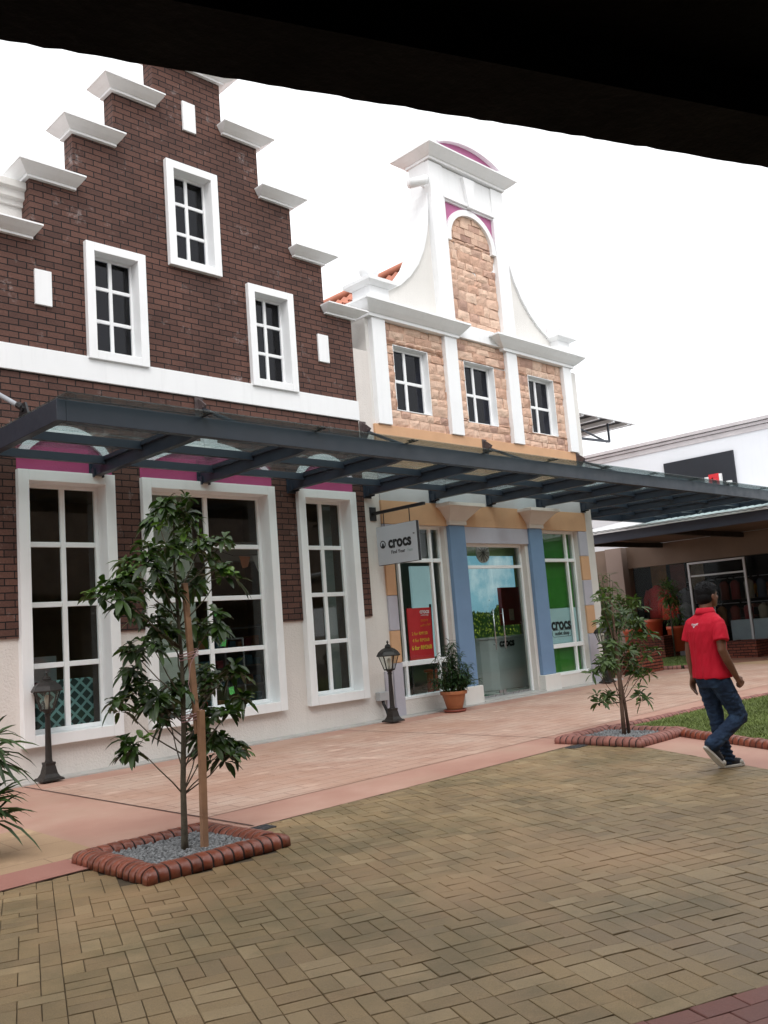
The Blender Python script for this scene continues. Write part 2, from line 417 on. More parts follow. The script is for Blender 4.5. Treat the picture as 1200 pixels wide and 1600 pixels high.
# right edge lines
def line_le(p, q):   # half plane to the left side containing (0,3)
    nx, ny = q[1]-p[1], p[0]-q[0]; c = nx*p[0]+ny*p[1]
    if nx*0+ny*3 > c: nx, ny, c = -nx, -ny, -c
    return (nx, ny, c)
field += [(1, 0, 9.01), line_le((9.02, 5.25), (8.10, 3.50))]
def inside_ring(x, y): return (2.99 < x < 4.14 and 5.42 < y < 6.48) or (9.02 < x < 10.1 and 5.34 < y < 6.5)
U0 = 0.13
for i in range(-4, 26):
    u0 = U0+i*.4
    v = cband+rr.uniform(0, .05)*0; k = rr.randint(0, 5)
    # offset alternate strips half a module
    v = cband
    first = True
    while v < 9.8:
        def P(cu, cv, horiz):
            c = ux*cu+uy*cv
            if not (-.3 < c.x < 9.3 and .2 < c.y < 6.5) or inside_ring(c.x, c.y): return
            paver(gf, c.x, c.y, .1 if horiz else .05, .05 if horiz else .1, ux, uy, rr, field)
        typ = rr.choice(['H', 'V', 'I', 'B', 'C', 'I', 'I', 'D', 'E'])
        if first and i % 2: typ = 'H'
        first = False
        if typ == 'H':
            P(u0+.1, v+.05, 1); P(u0+.3, v+.05, 1); v += .1
        elif typ == 'V':
            for q in range(4): P(u0+.05+.1*q, v+.1, 0)
            v += .2
        elif typ == 'I':
            P(u0+.05, v+.1, 0); P(u0+.35, v+.1, 0); P(u0+.2, v+.05, 1); P(u0+.2, v+.15, 1); v += .2
        elif typ == 'B':
            P(u0+.05, v+.1, 0); P(u0+.15, v+.1, 0); P(u0+.3, v+.05, 1); P(u0+.3, v+.15, 1); v += .2
        elif typ == 'D':
            P(u0+.05, v+.1, 0); P(u0+.2, v+.05, 1); P(u0+.2, v+.15, 1); P(u0+.35, v+.1, 0); P(u0+.1, v+.25, 1); P(u0+.3, v+.25, 1); v += .3
        elif typ == 'E':
            P(u0+.05, v+.1, 0); P(u0+.15, v+.1, 0); P(u0+.25, v+.1, 0); P(u0+.35, v+.1, 0); P(u0+.1, v+.25, 1); P(u0+.3, v+.25, 1); v += .3
        else:
            P(u0+.1, v+.05, 1); P(u0+.1, v+.15, 1); P(u0+.25, v+.1, 0); P(u0+.35, v+.1, 0); v += .2
struct(gf.build('paving', TANPAV, fix=False), 'tan clay block paving of mixed bond with mossy stains')
for row in range(6):
    vv = cband-.053-.106*row
    for i in range(-4, 50):
        uu = U0+i*.206+(.1 if row % 2 else 0)
        c = ux*uu+uy*vv
        if -.3 < c.x < 9.3 and -.2 < c.y < 6.5: paver(gr, c.x, c.y, .1025, .053, ux, uy, rr, field)
struct(gr.build('paving_border', REDPAV, fix=False), 'dark red brick band edging the tan paving')

# drain covers
for i, (x, y, lb) in enumerate(((4.36, 6.10, 'small dark drain cover beside the near tree pit'), (8.86, 6.09, 'small dark drain cover beside the far tree pit'))):
    g = G(); g.box(x-.13, x+.13, y-.07, y+.07, -.01, .008)
    for q in range(7): g.box(x-.11+q*.034, x-.092+q*.034, y-.055, y+.055, .008, .012)
    tag(g.build('drain_cover', M('grate_iron', (.06,.06,.065), .6), at=(x, y, 0)), lb, 'drain cover', 'drain covers')

# brick edging rings
EDGE = M('red_edging_brick', (.26, .070, .038), .34, .25, 9, .25, 120, island=.3, spec=.5, coat=.12)
EDGEM = M('black_mortar', (.012,.010,.010), .8, .3, 10)
EDGEO = M('weathered_edging_brick', (.30, .12, .095), .6, .3, 9, .25, 120, island=.3)
def edging(gb, gm, p, q, inward, wd=.19, hh=.095, pitch=.083, miter=(True, True), prof_n=13):
    p, q, n = Vector((*p, 0)), Vector((*q, 0)), Vector((*inward, 0)).normalized()
    L = (q-p).length; d = (q-p)/L; cnt = max(1, round(L/pitch)); st = L/cnt
    prof = []
    for k in range(prof_n):
        a = PI*k/(prof_n-1); prof.append((wd/2-wd/2*math.cos(a), hh*(math.sin(a)**.55)))
    def ring(t_, sc_=1.0, dz=0):
        pts = []
        for s_, z in prof:
            s2 = wd/2+(s_-wd/2)*sc_
            lo = s2 if miter[0] else 0; hi = L-s2 if miter[1] else L
            tt = min(max(t_, lo), hi); v = p+d*tt+n*s2; pts.append((v.x, v.y, z*sc_+dz))
        return pts
    for i in range(cnt):
        a, b = i*st+.007, (i+1)*st-.007; z = rnd.uniform(-.004, .004)
        gb.rings([ring(a, .96, z), ring(a+.006, 1, z), ring(b-.006, 1, z), ring(b, .96, z)])
    gm.rings([ring(0, .93), ring(L*.5, .93), ring(L, .93)])
def ring_planter(x0, x1, y0, y1, label, mat):
    r = thing('tree_pit_edging', label, 'edging', ((x0+x1)/2, (y0+y1)/2, 0), 'tree pit edgings')
    gb, gm = G(), G()
    edging(gb, gm, (x0,y0), (x1,y0), (0,1)); edging(gb, gm, (x1,y0), (x1,y1), (-1,0))
    edging(gb, gm, (x1,y1), (x0,y1), (0,-1)); edging(gb, gm, (x0,y1), (x0,y0), (1,0))
    gb.build('edging_bricks', mat, r, smooth=True); gm.build('mortar', EDGEM, r)
ring_planter(2.98, 4.15, 5.40, 6.50, 'square tree pit edging of glossy red bullnose bricks with black joints, nearest the camera', EDGE)
ring_planter(9.00, 10.12, 5.32, 6.50, 'square tree pit edging of duller red bullnose bricks, beside the lawn', EDGEO)
GRAVEL = M('grey_gravel', (.30,.31,.32), .8, .15, 5, island=.6)
def gravel(x0, x1, y0, y1, n, seed, label):
    g = G(); q = random.Random(seed)
    base = [Vector(v) for v in ((0,0,1), (.89,0,.45), (.28,.85,.45), (-.72,.53,.45), (-.72,-.53,.45), (.28,-.85,.45), (.72,.53,-.45), (-.28,.85,-.45), (-.89,0,-.45), (-.28,-.85,-.45), (.72,-.53,-.45), (0,0,-1))]
    fs = [(0,1,2), (0,2,3), (0,3,4), (0,4,5), (0,5,1), (1,6,2), (2,7,3), (3,8,4), (4,9,5), (5,10,1), (6,7,2), (7,8,3), (8,9,4), (9,10,5), (10,6,1), (11,7,6), (11,8,7), (11,9,8), (11,10,9), (11,6,10)]
    for _ in range(n):
        c = Vector((q.uniform(x0, x1), q.uniform(y0, y1), .035+q.uniform(0, .014))); r = q.uniform(.008, .018)
        M3 = Matrix.Rotation(q.uniform(0, 6), 3, Vector((q.random(), q.random(), q.random()+.01)))
        g.add([c+M3@Vector((v.x*r*q.uniform(.7,1.3), v.y*r*q.uniform(.7,1.1), v.z*r*.8)) for v in base], fs)
    tag(g.build('gravel', GRAVEL, fix=False), label, None, None, 'stuff')
    G().box(x0, x1, y0, y1, -.01, .034).build('soil', M('brown_soil', (.11,.075,.05), .95, .3, 12, .6, 120))['kind'] = 'structure'
gravel(3.15, 3.98, 5.57, 6.33, 2600, 1, 'grey gravel filling the near tree pit'); gravel(9.17, 9.95, 5.49, 6.33, 1900, 2, 'grey gravel filling the far tree pit')

# lawn, its edging and grass
LAWN = [(10.3, 6.35), (10.0, 5.3), (9.22, 3.85), (8.12, 1.65), (6.75, -1.2), (30, -1.2), (30, 4.5), (16.2, 5.85), (13.2, 6.2)]
sheet('lawn', LAWN, .03, M('lawn_soil', (.14,.17,.05), .95, .3, 3, .6, 90))
gb, gm = G(), G()
def edges(path, side, wd, mat_i=0, hh=.085):
    for a, b in zip(path[:-1], path[1:]):
        d = Vector((b[0]-a[0], b[1]-a[1])); n = Vector((-d.y, d.x))*side
        edging(gb, gm, a, b, n, wd, hh, .09, (False, False))
edges([(9.86, 5.32), (9.11, 3.85), (8.0, 1.65), (6.6, -1.2)], 1, .17)
r = thing('lawn_edging', 'run of red bullnose bricks with dark joints edging the lawn behind the walking person', 'edging', (10, 5.0, 0), 'lawn edgings')
gb.build('edging_bricks', EDGE, r, smooth=True); gm.build('mortar', EDGEM, r); gb, gm = G(), G()
edges([(10.12, 6.50), (13.2, 6.27), (16.4, 5.92), (24, 5.1)], -1, .15, hh=.07)
r = thing('lawn_edging', 'long straight run of paler worn bullnose bricks along the far side of the lawn', 'edging', (10.1, 6.5, 0), 'lawn edgings')
gb.build('edging_bricks', EDGEO, r, smooth=True); gm.build('mortar', EDGEM, r)
GRASS = M('grass_blade', (.185,.245,.06), .6, .35, 1.2, island=.45)
def grass(test, bx, n, seed, z0, hmin, hmax, wd=.006):
    g = G(); q = random.Random(seed); k = 0
    while k < n:
        x, y = q.uniform(bx[0], bx[1]), q.uniform(bx[2], bx[3])
        if not test(x, y): continue
        k += 1; h = q.uniform(hmin, hmax); a = q.uniform(0, 2*PI); dx, dy = math.cos(a)*wd, math.sin(a)*wd; lx, ly = q.uniform(-.03,.03), q.uniform(-.03,.03)
        g.add([(x-dx, y-dy, z0), (x+dx, y+dy, z0), (x+dx*.5+lx*.5, y+dy*.5+ly*.5, z0+h*.7), (x+lx, y+ly, z0+h)], [(0,1,2), (0,2,3)])
    return g
def in_poly(x, y, P):
    r = False; j = len(P)-1
    for i in range(len(P)):
        if (P[i][1] > y) != (P[j][1] > y) and x < (P[j][0]-P[i][0])*(y-P[i][1])/(P[j][1]-P[i][1])+P[i][0]: r = not r
        j = i
    return r
tag(grass(lambda x, y: in_poly(x, y, LAWN) and not inside_ring(x, y), (8.8, 16.2, 2.9, 6.2), 60000, 3, .03, .015, .042).build('grass', GRASS, fix=False), 'short green lawn grass beside the paving', None, None, 'stuff')
# ------------------------------------------------------------------ brick house with stepped gable
Y0 = 11.1
bh = thing('brick_house', 'dark brown brick house with white stepped gable cornices and a cream base', 'house', (7.36, Y0, 0))
CX = 7.365; HW = [.615, 1.30, 1.94, 2.57, 3.19]; ZT = [10.5, 9.63, 8.75, 7.88, 7.0]
XL, XR = 4.175, 10.55
UP = [(5.66, 6.33, 5.61, 7.05), (7.0, 7.67, 7.28, 8.72), (8.40, 9.07, 5.61, 7.05)]
LO = [(4.66, 5.70, .55, 3.73), (6.39, 8.42, .55, 3.73), (9.17, 10.15, .55, 3.73)]
def inr(x, z, r): return r[0] < x < r[1] and r[2] < z < r[3]
HU = [(r[0]-.03, r[1]+.03, r[2]-.03, r[3]+.03) for r in UP+LO]; HL = HU[3:]
def solid_brick(x, z):
    if any(inr(x, z, r) for r in HU): return False
    if z < 1.75: return False
    if z < 7.0: return -2 < x < XR
    for h, zt in zip(HW, ZT):
        if z < zt and abs(x-CX) < h: return True
    return False
xs = [-2, XR]+[CX+s_*h for h in HW for s_ in (-1, 1)]+[v for r in HU for v in r[:2]]
zs = [1.75]+ZT+[v for r in HU for v in r[2:]]
def solid_left(x, z):   # wall carries on to the left beyond the gable at first-floor height
    return solid_brick(x, z) and (x > XL or z < 6.95)
G().cellwall(xs+[XL], zs+[6.95], solid_left, Y0, Y0+.26).build('brick_wall', BRICK, bh)
def solid_base(x, z): return not any(inr(x, z, r) for r in HL) and -2 < x < 10.94 and (z < 1.75 or x > XR)
G().cellwall([-2, XR, 10.94]+[v for r in HL for v in r[:2]], [0, 1.75, 3.36, 6.51]+[v for r in HL for v in r[2:]],
             lambda x, z: solid_base(x, z) and z < 6.51, Y0+.03, Y0+.27).build('plaster_wall', PLASTER, bh)
# white band
G().box(-2, XR+.012, Y0-.035, Y0+.02, 5.17, 5.515).build('band', WHITE, bh, bevel=.006)
# stepped cornices
def cornice_part(x0, x1, z, parent, left, right, y=Y0, yb=Y0+.26, out=.235, h=.155, nm='cornice', back=.10, mat=WHITE2):
    """left/right: how far the top overshoots on each side"""
    g = G()
    l, r = (1 if left else 0), (1 if right else 0)
    f = lambda k, zz: (x0-left*k, x1+right*k, y-out*k, yb+back*k, zz)
    g.stack([f(.24, z), f(.24, z+h*.22), f(.34, z+h*.24), f(.62, z+h*.48), f(.93, z+h*.80), f(.93, z+h*.83), f(1.0, z+h*.84), f(1.0, z+h)])
    return g.build(nm, mat, parent, bevel=.004)
for i in range(5):
    x_out, x_in = CX-HW[i], (CX-HW[i-1] if i else CX)
    if i == 0:
        cornice_part(CX-HW[0], CX+HW[0], ZT[0], bh, .26, .26); continue
    cornice_part(CX-HW[i], CX-HW[i-1]-.01, ZT[i], bh, .22, .09)
    cornice_part(CX+HW[i-1]+.01, CX+HW[i], ZT[i], bh, .09, .23)
# slot plaques
for x, z in ((4.94, 6.36), (7.36, 9.70), (9.84, 6.36)):
    G().box(x-.115, x+.115, Y0-.035, Y0+.01, z-.245, z+.245).build('plaque', WHITE, bh, bevel=.006)
def window(parent, op, surround, depth, cols, rows, y=Y0, proud=.08, bar=.035, glass=GLASS, stile=.045, frame_mat=WHITE2, sill=False, room=None, sur_mat=WHITE2, sub_y=None):
    """op = opening x0,x1,z0,z1; cols/rows = absolute mullion positions. surround > frame, glass"""
    x0, x1, z0, z1 = op; yf = y-proud; g = G(); s_ = surround; yg = y+depth
    if s_:
        e = .0
        # surround boards with mitre-free butt joints and a lining that runs back to the frame
        g.box(x0-s_, x0, yf, yg, z0-s_, z1+s_); g.box(x1, x1+s_, yf, yg, z0-s_, z1+s_)
        g.box(x0, x1, yf, yg, z1, z1+s_); g.box(x0, x1, yf, yg, z0-s_, z0)
    else:
        e = .014
        g.box(x0, x0+e, y+.01, yg, z0, z1); g.box(x1-e, x1, y+.01, yg, z0, z1); g.box(x0+e, x1-e, y+.01, yg, z1-e, z1); g.box(x0+e, x1-e, y+.01, yg, z0, z0+e)
    wn = g.build('window', sur_mat, parent, bevel=.005 if s_ else 0)
    a, b, c, d = x0+e, x1-e, z0+e, z1-e
    fr = G(); fr.box(a, a+stile, yg-.055, yg, c, d); fr.box(b-stile, b, yg-.055, yg, c, d)
    fr.box(a+stile, b-stile, yg-.055, yg, c, c+stile); fr.box(a+stile, b-stile, yg-.055, yg, d-stile, d)
    for q in cols: fr.box(q-bar, q+bar, yg-.05, yg-.003, c+stile, d-stile)
    prev = a+stile
    for q in list(cols)+[None]:
        nx = (q-bar) if q is not None else b-stile
        for zz in rows: fr.box(prev, nx, yg-.045, yg-.006, zz-bar, zz+bar)
        prev = (q+bar) if q is not None else None
    fr.build('frame', frame_mat, wn, bevel=.006)
    G().box(a+.01, b-.01, yg-.022, yg-.016, c+.01, d-.01).build('pane', glass, wn)
    return wn
for i, r in enumerate(UP):
    window(bh, r, .125, .17, [r[0]+.33], [r[2]+.50, r[2]+.985], glass=GLASSD, bar=.026, stile=.035)
for i, r in enumerate(LO):
    window(bh, r, .14, .22, [(r[0]+r[1])/2+.02], [1.385, 2.16, 2.94], bar=.034, stile=.05)
# magenta panels with white segmental arches over the ground-floor windows
for (a, b, c, d) in LO:
    mx = (a+b)/2; hw = (b-a)/2+.13; z0, rise, th = 4.04, .41, .14
    n = 18
    def arc(hw, zb, rise): 
        R = (hw*hw+rise*rise)/(2*rise); a0 = math.asin(min(1, hw/R))
        return [(mx+R*math.sin(-a0+2*a0*k/n), zb+rise-R+R*math.cos(-a0+2*a0*k/n)) for k in range(n+1)]
    outer = arc(hw, z0+.04, rise); inner = arc(hw-.11, z0+.04, rise-.13)
    G().box(mx-hw, mx+hw, Y0-.012, Y0+.01, 3.872, z0).box(mx-hw+.05, mx+hw-.05, Y0-.045, Y0-.0125, z0+.03, z0+.07).prism([(mx-hw+.09, z0)]+[(x, z) for x, z in arc(hw-.1, z0+.04, rise-.12)]+[(mx+hw-.09, z0)], Y0-.012, Y0+.01).build('arch_panel', PURPLE, bh)
    g = G()
    for k in range(n):
        g.prism([outer[k], outer[k+1], inner[k+1], inner[k]], Y0-.06, Y0+.005)
    g.build('arch_moulding', WHITE, bh, weld=True)
    if b-a > 1.5: G().prism([(mx-.13, z0+.54), (mx+.13, z0+.54), (mx+.085, z0+.22), (mx-.085, z0+.22)], Y0-.09, Y0+.0).build('keystone', WHITE, bh, bevel=.006)
# rooms behind the glass
def room(name, parent, x0, x1, y0, y1, z0, z1, mat, floor=None):
    g = G(); q = lambda *p: g.add(p, [(0,1,2,3)])
    q((x0,y1,z0), (x1,y1,z0), (x1,y1,z1), (x0,y1,z1)); q((x0,y0,z0), (x0,y1,z0), (x0,y1,z1), (x0,y0,z1)); q((x1,y0,z0), (x1,y0,z1), (x1,y1,z1), (x1,y1,z0))
    q((x0,y0,z1), (x0,y1,z1), (x1,y1,z1), (x1,y0,z1)); q((x0,y0,z0), (x1,y0,z0), (x1,y1,z0), (x0,y1,z0))
    return g.build(name, mat, parent, fix=False)
room('room', bh, 4.2, 10.9, Y0+.262, 15.2, .02, 4.2, M('brown_interior', (.20,.14,.085), .8, .4, 1.2))
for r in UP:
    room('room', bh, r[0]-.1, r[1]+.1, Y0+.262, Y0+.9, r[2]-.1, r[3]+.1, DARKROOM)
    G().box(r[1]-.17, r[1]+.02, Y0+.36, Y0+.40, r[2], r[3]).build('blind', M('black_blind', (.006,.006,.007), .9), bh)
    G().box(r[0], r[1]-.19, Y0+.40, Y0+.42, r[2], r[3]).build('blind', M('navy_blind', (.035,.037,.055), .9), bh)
# the wall of the house carries its roof and back out of sight
G().box(XL+.3, XR-.3, Y0+.95, Y0+1.05, 4.3, 7.5).build('back_wall', M('brown_interior', (.1,.075,.05)), bh)

# neighbour: the parapet of the next building to the left
nb = thing('parapet_building', 'pale moulded parapet of the neighbouring building behind the lowest left cornice', 'building', (3, 11.6, 0))
g = G(); g.box(-3, 4.86, 11.36, 11.9, 6.9, 7.55); g.build('wall', PLASTER2, nb)
g = G(); g.stack([(-3,4.88,11.32,11.9,7.55), (-3,4.88,11.32,11.9,7.62), (-3,4.93,11.26,11.9,7.64), (-3,4.93,11.26,11.9,7.74), (-3,4.97,11.2,11.9,7.76), (-3,4.97,11.2,11.9,7.86)]); g.build('moulding', PLASTER2, nb, bevel=.006)

# things seen inside the brick house
TEAL = M('teal_fabric', (.10,.26,.25), .8, .15, 4)
def latticemat():
    m, nt, out = newmat('teal_lattice'); t = NT(nt); tc = t.n('ShaderNodeTexCoord').outputs['Object']
    mp = t.n('ShaderNodeMapping'); mp.inputs['Rotation'].default_value = (0, math.radians(45), 0); mp.inputs['Scale'].default_value = (26, 1, 26); t.l(tc, mp.inputs[0])
    sx = t.n('ShaderNodeSeparateXYZ'); t.l(mp.outputs[0], sx.inputs[0])
    a = t.math('ABSOLUTE', t.math('SINE', sx.outputs[0])); b = t.math('ABSOLUTE', t.math('SINE', sx.outputs[2]))
    f = t.math('GREATER_THAN', t.math('MINIMUM', a, b), .42)
    p = t.n('ShaderNodeBsdfPrincipled'); p.inputs['Roughness'].default_value = .8
    t.l(t.mix(f, (.22,.42,.42), (.02,.05,.05)), p.inputs['Base Color']); t.l(p.outputs[0], out.inputs[0]); return m
LAT = latticemat()
g = G().box(4.95, 5.66, 11.72, 11.78, .35, 1.22)
arm = thing('armchair', 'teal lattice-patterned chair seen inside through the left shop window', 'chair', (5.3, 11.9, .02))
g = G().box(4.95, 5.75, 11.66, 11.74, .35, 1.18); g.build('backrest', LAT, arm, bevel=.03)
G().box(4.95, 5.75, 11.74, 12.3, .35, .5).build('seat', TEAL, arm, bevel=.03)
for x in (5.0, 5.68):
    for y in (11.7, 12.24): G().box(x, x+.05, y, y+.05, .02, .35).build('leg', BLACK, arm)
tb = thing('side_table', 'pale square-topped table behind the teal lattice chair', 'table', (4.95, 13, .02))
G().box(4.9, 5.7, 12.7, 13.3, 1.12, 1.5).build('box_top', M('pale_card', (.5,.55,.56), .7), tb)
for x in (4.95, 5.6): G().box(x, x+.05, 12.75, 12.8, .02, 1.12).build('leg', BLACK, tb)
G().box(6.42, 7.38, 11.6, 11.66, .03, 3.95).build('partition', M('pale_green_partition', (.36,.40,.36), .75, .1, 1.2), bh)
G().box(9.9, 10.14, 11.55, 11.6, .05, 3.95).build('partition', M('grey_partition', (.15,.17,.16), .75, .1, 1.2), bh)
rail = thing('display_rail', 'thin chrome garment rail standing inside the middle window of the brick house', 'rail', (8.3, 12.0, 0))
g = G(); 
for x in (7.95, 8.55): g.bar((x,12.1,.03), (x,12.1,1.55), .025)
g.bar((7.95,12.1,1.55), (8.55,12.1,1.55), .025); g.build('frame', M('chrome', (.5,.5,.52), .3, metallic=.9), rail)
GREENT = M('lime_tag', (.10,.45,.10), .5)
for x, z, a in ((7.62, 1.95, .4), (7.72, 1.5, -.2), (7.82, .78, .2)):
    tag(G().obox((x, 11.42, z), (math.cos(a),0,math.sin(a)), (0,1,0), (-math.sin(a),0,math.cos(a)), .045, .003, .055).build('tag_card', GREENT, at=(x, 11.42, z)),
        {1.95: 'uppermost lime green card hanging in the middle window', 1.5: 'middle lime green card hanging in the middle window', .78: 'lowest lime green card hanging in the middle window'}[z], 'card', 'lime green cards in the window')

# ------------------------------------------------------------------ stone house with curved gable
sh = thing('stone_house', 'tan stone-faced house with white curved gable, blue columns and glass shop door', 'house', (14.2, Y0, 0))
XA, XB = 10.94, 17.40
UPS = [(11.60, 12.56, 5.50, 6.76), (13.63, 14.60, 5.50, 6.78), (15.79, 16.75, 5.50, 6.80)]
SHO = [(11.17, 12.60, .27, 3.355), (13.10, 15.08, 0.03, 3.04), (15.60, 17.06, .27, 3.355)]
# rough body plaster, with the wing pieces each side
def sb(x, z):
    if any(inr(x, z, r) for r in UPS): return False
    if z < 4.3: return False
    return (XA < x < XB and z < 7.5) or (XB < x < 17.72 and z < 7.12)
G().cellwall([XA, XB, 17.72]+[v for r in UPS for v in r[:2]], [4.3, 7.12, 7.5]+[v for r in UPS for v in r[2:]], sb, Y0+.05, Y0+.4).build('plaster_wall', PLASTER2, sh)
# side walls running back
G().box(10.96, 11.2, Y0+.4, 16, 0, 6.5).box(17.5, 17.72, Y0+.4, 16, 0, 7.12).box(11.0, 11.3, Y0+.401, 12.2, 6.5, 7.3).build('side_wall', PLASTER2, sh)
# lower wall: lavender frieze, tan lintel band
def lw(x, z): return not any(inr(x, z, r) for r in SHO) and XA < x < 17.72 and z < 4.3
G().cellwall([XA, 17.40, 17.72]+[v for r in SHO for v in r[:2]], [0, 3.4, 4.3]+[v for r in SHO for v in r[2:]], lambda x, z: lw(x, z), Y0+.03, Y0+.27).build('shop_wall', PLASTER, sh)
G().box(10.945, 17.39, Y0+.0, Y0+.035, 3.78, 4.28).build('frieze', M('grey_lavender_render', (.50,.49,.50), .85, .07, 2, .9, 45), sh)
G().box(10.94, 17.39, Y0-.015, Y0+.032, 3.36, 3.778).build('lintel_band', TAN, sh, bevel=.005)
G().box(10.94, 17.37, Y0-.02, Y0+.052, 4.282, 5.17).build('tan_band', TAN, sh, bevel=.006)
G().box(13.12, 15.17, Y0-.008, Y0+.034, 3.045, 3.358).build('door_lintel', LAV, sh)
# quoins
def quoins(x0, x1, cuts, first):
    m_ = first
    for a, b in zip(cuts[:-1], cuts[1:]):
        G().box(x0, x1, Y0-.012, Y0+.25, b+.004, a-.004).build('quoin', TAN if m_ else LAV, sh, bevel=.006); m_ = not m_
quoins(10.942, 11.172, [3.355, 2.64, 2.09, 1.48, .92, .0], False)
quoins(17.062, 17.385, [3.355, 2.80, 2.26, 1.70, 1.08, .0], False)
# stone cladding: individual rough blocks
def stonemat():
    m, nt, out = newmat('rough_tan_stone'); t = NT(nt); tc = t.n('ShaderNodeTexCoord').outputs['Object']
    isl = t.n('ShaderNodeNewGeometry').outputs['Random Per Island']
    col = t.ramp(isl, [(0, (.60,.38,.28)), (.3, (.67,.455,.345)), (.66, (.73,.53,.41)), (.84, (.60,.39,.30)), (.92, (.40,.25,.20)), (1, (.69,.475,.365))])
    n1 = t.noise(tc, 7, 6, .65)
    col = t.mix(1.0, col, t.ramp(n1, [(.3, (.78,)*3), (.7, (1.12,)*3)]), 'MULTIPLY')
    n3 = t.noise(tc, 3, 5, .7); col = t.mix(t.maprange(n3, .60, .76, 0, .45), col, (.32,.20,.15))
    p = t.n('ShaderNodeBsdfPrincipled'); t.l(col, p.inputs['Base Color']); p.inputs['Roughness'].default_value = .85; p.inputs['Specular IOR Level'].default_value = .2
    t.l(t.bump(t.math('ADD', t.noise(tc, 22, 6, .65), t.math('MULTIPLY', t.noise(tc, 90, 3), .3)), .8, .02), p.inputs['Normal'])
    t.l(p.outputs[0], out.inputs[0]); return m
STONE = stonemat(); srn = random.Random(7)
def stones(x0, x1, z0, z1, holes=(), ok=None, yb=Y0+.05):
    g = G(); z = z0
    while z < z1-.03:
        h = srn.choice((.14, .16, .18, .2, .22)); 
        if z+h > z1-.07: h = z1-z
        cuts = sorted({z, z+h}|{v for r in holes for v in r[2:] if z < v < z+h})
        x = x0-srn.uniform(0, .2)
        while x < x1:
            w_ = srn.uniform(.17, .46); pr = srn.uniform(.028, .042)
            a, b = max(x, x0), min(x+w_, x1); x += w_
            if b-a < .02: continue
            for c, d in zip(cuts[:-1], cuts[1:]):
                segs = [(a, b)]
                for r in holes:
                    if r[2] < (c+d)/2 < r[3]:
                        ns = []
                        for p, q in segs:
                            if q <= r[0] or p >= r[1]: ns.append((p, q)); continue
                            if p < r[0]: ns.append((p, r[0]))
                            if q > r[1]: ns.append((r[1], q))
                        segs = ns
                for p, q in segs:
                    if q-p < .015 or d-c < .015: continue
                    if ok and not ok((p+q)/2, (c+d)/2): continue
                    nx, nz = 4, 3; j = .003
                    fr, bk = [], []
                    tx, tz = srn.uniform(-.02, .02), srn.uniform(-.02, .02)
                    o = len(g.v)
                    for iz in range(nz+1):
                        for ix in range(nx+1):
                            e = ix in (0, nx) or iz in (0, nz)
                            X = p+j+(q-p-2*j)*ix/nx; Z = c+j+(d-c-2*j)*iz/nz
                            yy = yb-pr+(.016 if e else srn.uniform(-.008, .007))+tx*(ix/nx-.5)+tz*(iz/nz-.5)
                            g.v.append((X+(srn.uniform(-.002,.002) if e else 0), yy, Z+(srn.uniform(-.002,.002) if e else 0)))
                    for iz in range(nz):
                        for ix in range(nx):
                            s0 = o+iz*(nx+1)+ix; g.f.append([s0, s0+1, s0+nx+2, s0+nx+1])
                    o2 = len(g.v); border = [o+i for i in range(nx+1)]+[o+(nx+1)*i+nx for i in range(1, nz+1)]+[o+nz*(nx+1)+i for i in range(nx-1, -1, -1)]+[o+(nx+1)*i for i in range(nz-1, 0, -1)]
                    for bi in border: v = g.v[bi]; g.v.append((v[0], yb+.004, v[2]))
                    nb_ = len(border)
                    for i in range(nb_): k = (i+1) % nb_; g.f.append([border[i], o2+i, o2+k, border[k]])
        z += h
    return g
cl = [(11.36, 13.01), (13.37, 14.98), (15.34, 17.07)]
for (a, b), hgt in zip(cl, (7.16, 7.22, 7.16)):
    stones(a, b, 5.172, hgt, UPS).build('stone_cladding', STONE, sh, fix=True)
PX = [(11.02, 11.36), (13.01, 13.37), (14.98, 15.34), (17.07, 17.39)]
for a, b in PX: G().box(a, b, Y0-.06, Y0+.06, 5.172, 7.16).build('pilaster', WHITE, sh, bevel=.006)
G().box(13.0, 15.34, Y0-.05, Y0+.06, 7.222, 7.52).build('band', WHITE, sh, bevel=.006)
# white core of the upper wall behind the cornices
cornice_part(11.0, 13.37, 7.16, sh, .3, .2, Y0-.03, Y0+.4, .28, .27, back=.28)
cornice_part(14.98, 17.40, 7.16, sh, .55, .3, Y0-.03, Y0+.4, .28, .27, back=.28)
for r in UPS:
    window(sh, r, 0, .2, [r[0]+.44], [(r[2]+r[3])/2-.02], glass=GLASSD, bar=.03, stile=.05, y=Y0+.02)
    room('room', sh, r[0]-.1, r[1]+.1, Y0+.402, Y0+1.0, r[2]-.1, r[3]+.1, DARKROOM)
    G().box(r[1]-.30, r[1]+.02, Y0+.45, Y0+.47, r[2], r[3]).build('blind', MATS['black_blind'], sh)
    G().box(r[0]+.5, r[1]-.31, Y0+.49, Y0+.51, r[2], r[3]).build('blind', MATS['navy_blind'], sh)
    G().box(r[0], r[0]+.49, Y0+.5, Y0+.52, r[2], r[3]).build('blind', MATS['navy_blind'], sh)
# tower
TX0, TX1, TC = 12.99, 15.39, 14.19
G().box(TX0, TX1, Y0+.052, Y0+.50, 7.45, 10.9).build('tower_core', WHITE, sh)
def in_arch(x, z):
    if z < 9.40: return True
    return ((x-TC)/.68)**2+((z-9.40)/.58)**2 < 1.0
stones(13.41, 14.97, 7.52, 9.40, (), lambda x, z: z < 9.40 and True, yb=Y0+.055).build('stone_cladding', STONE, sh)
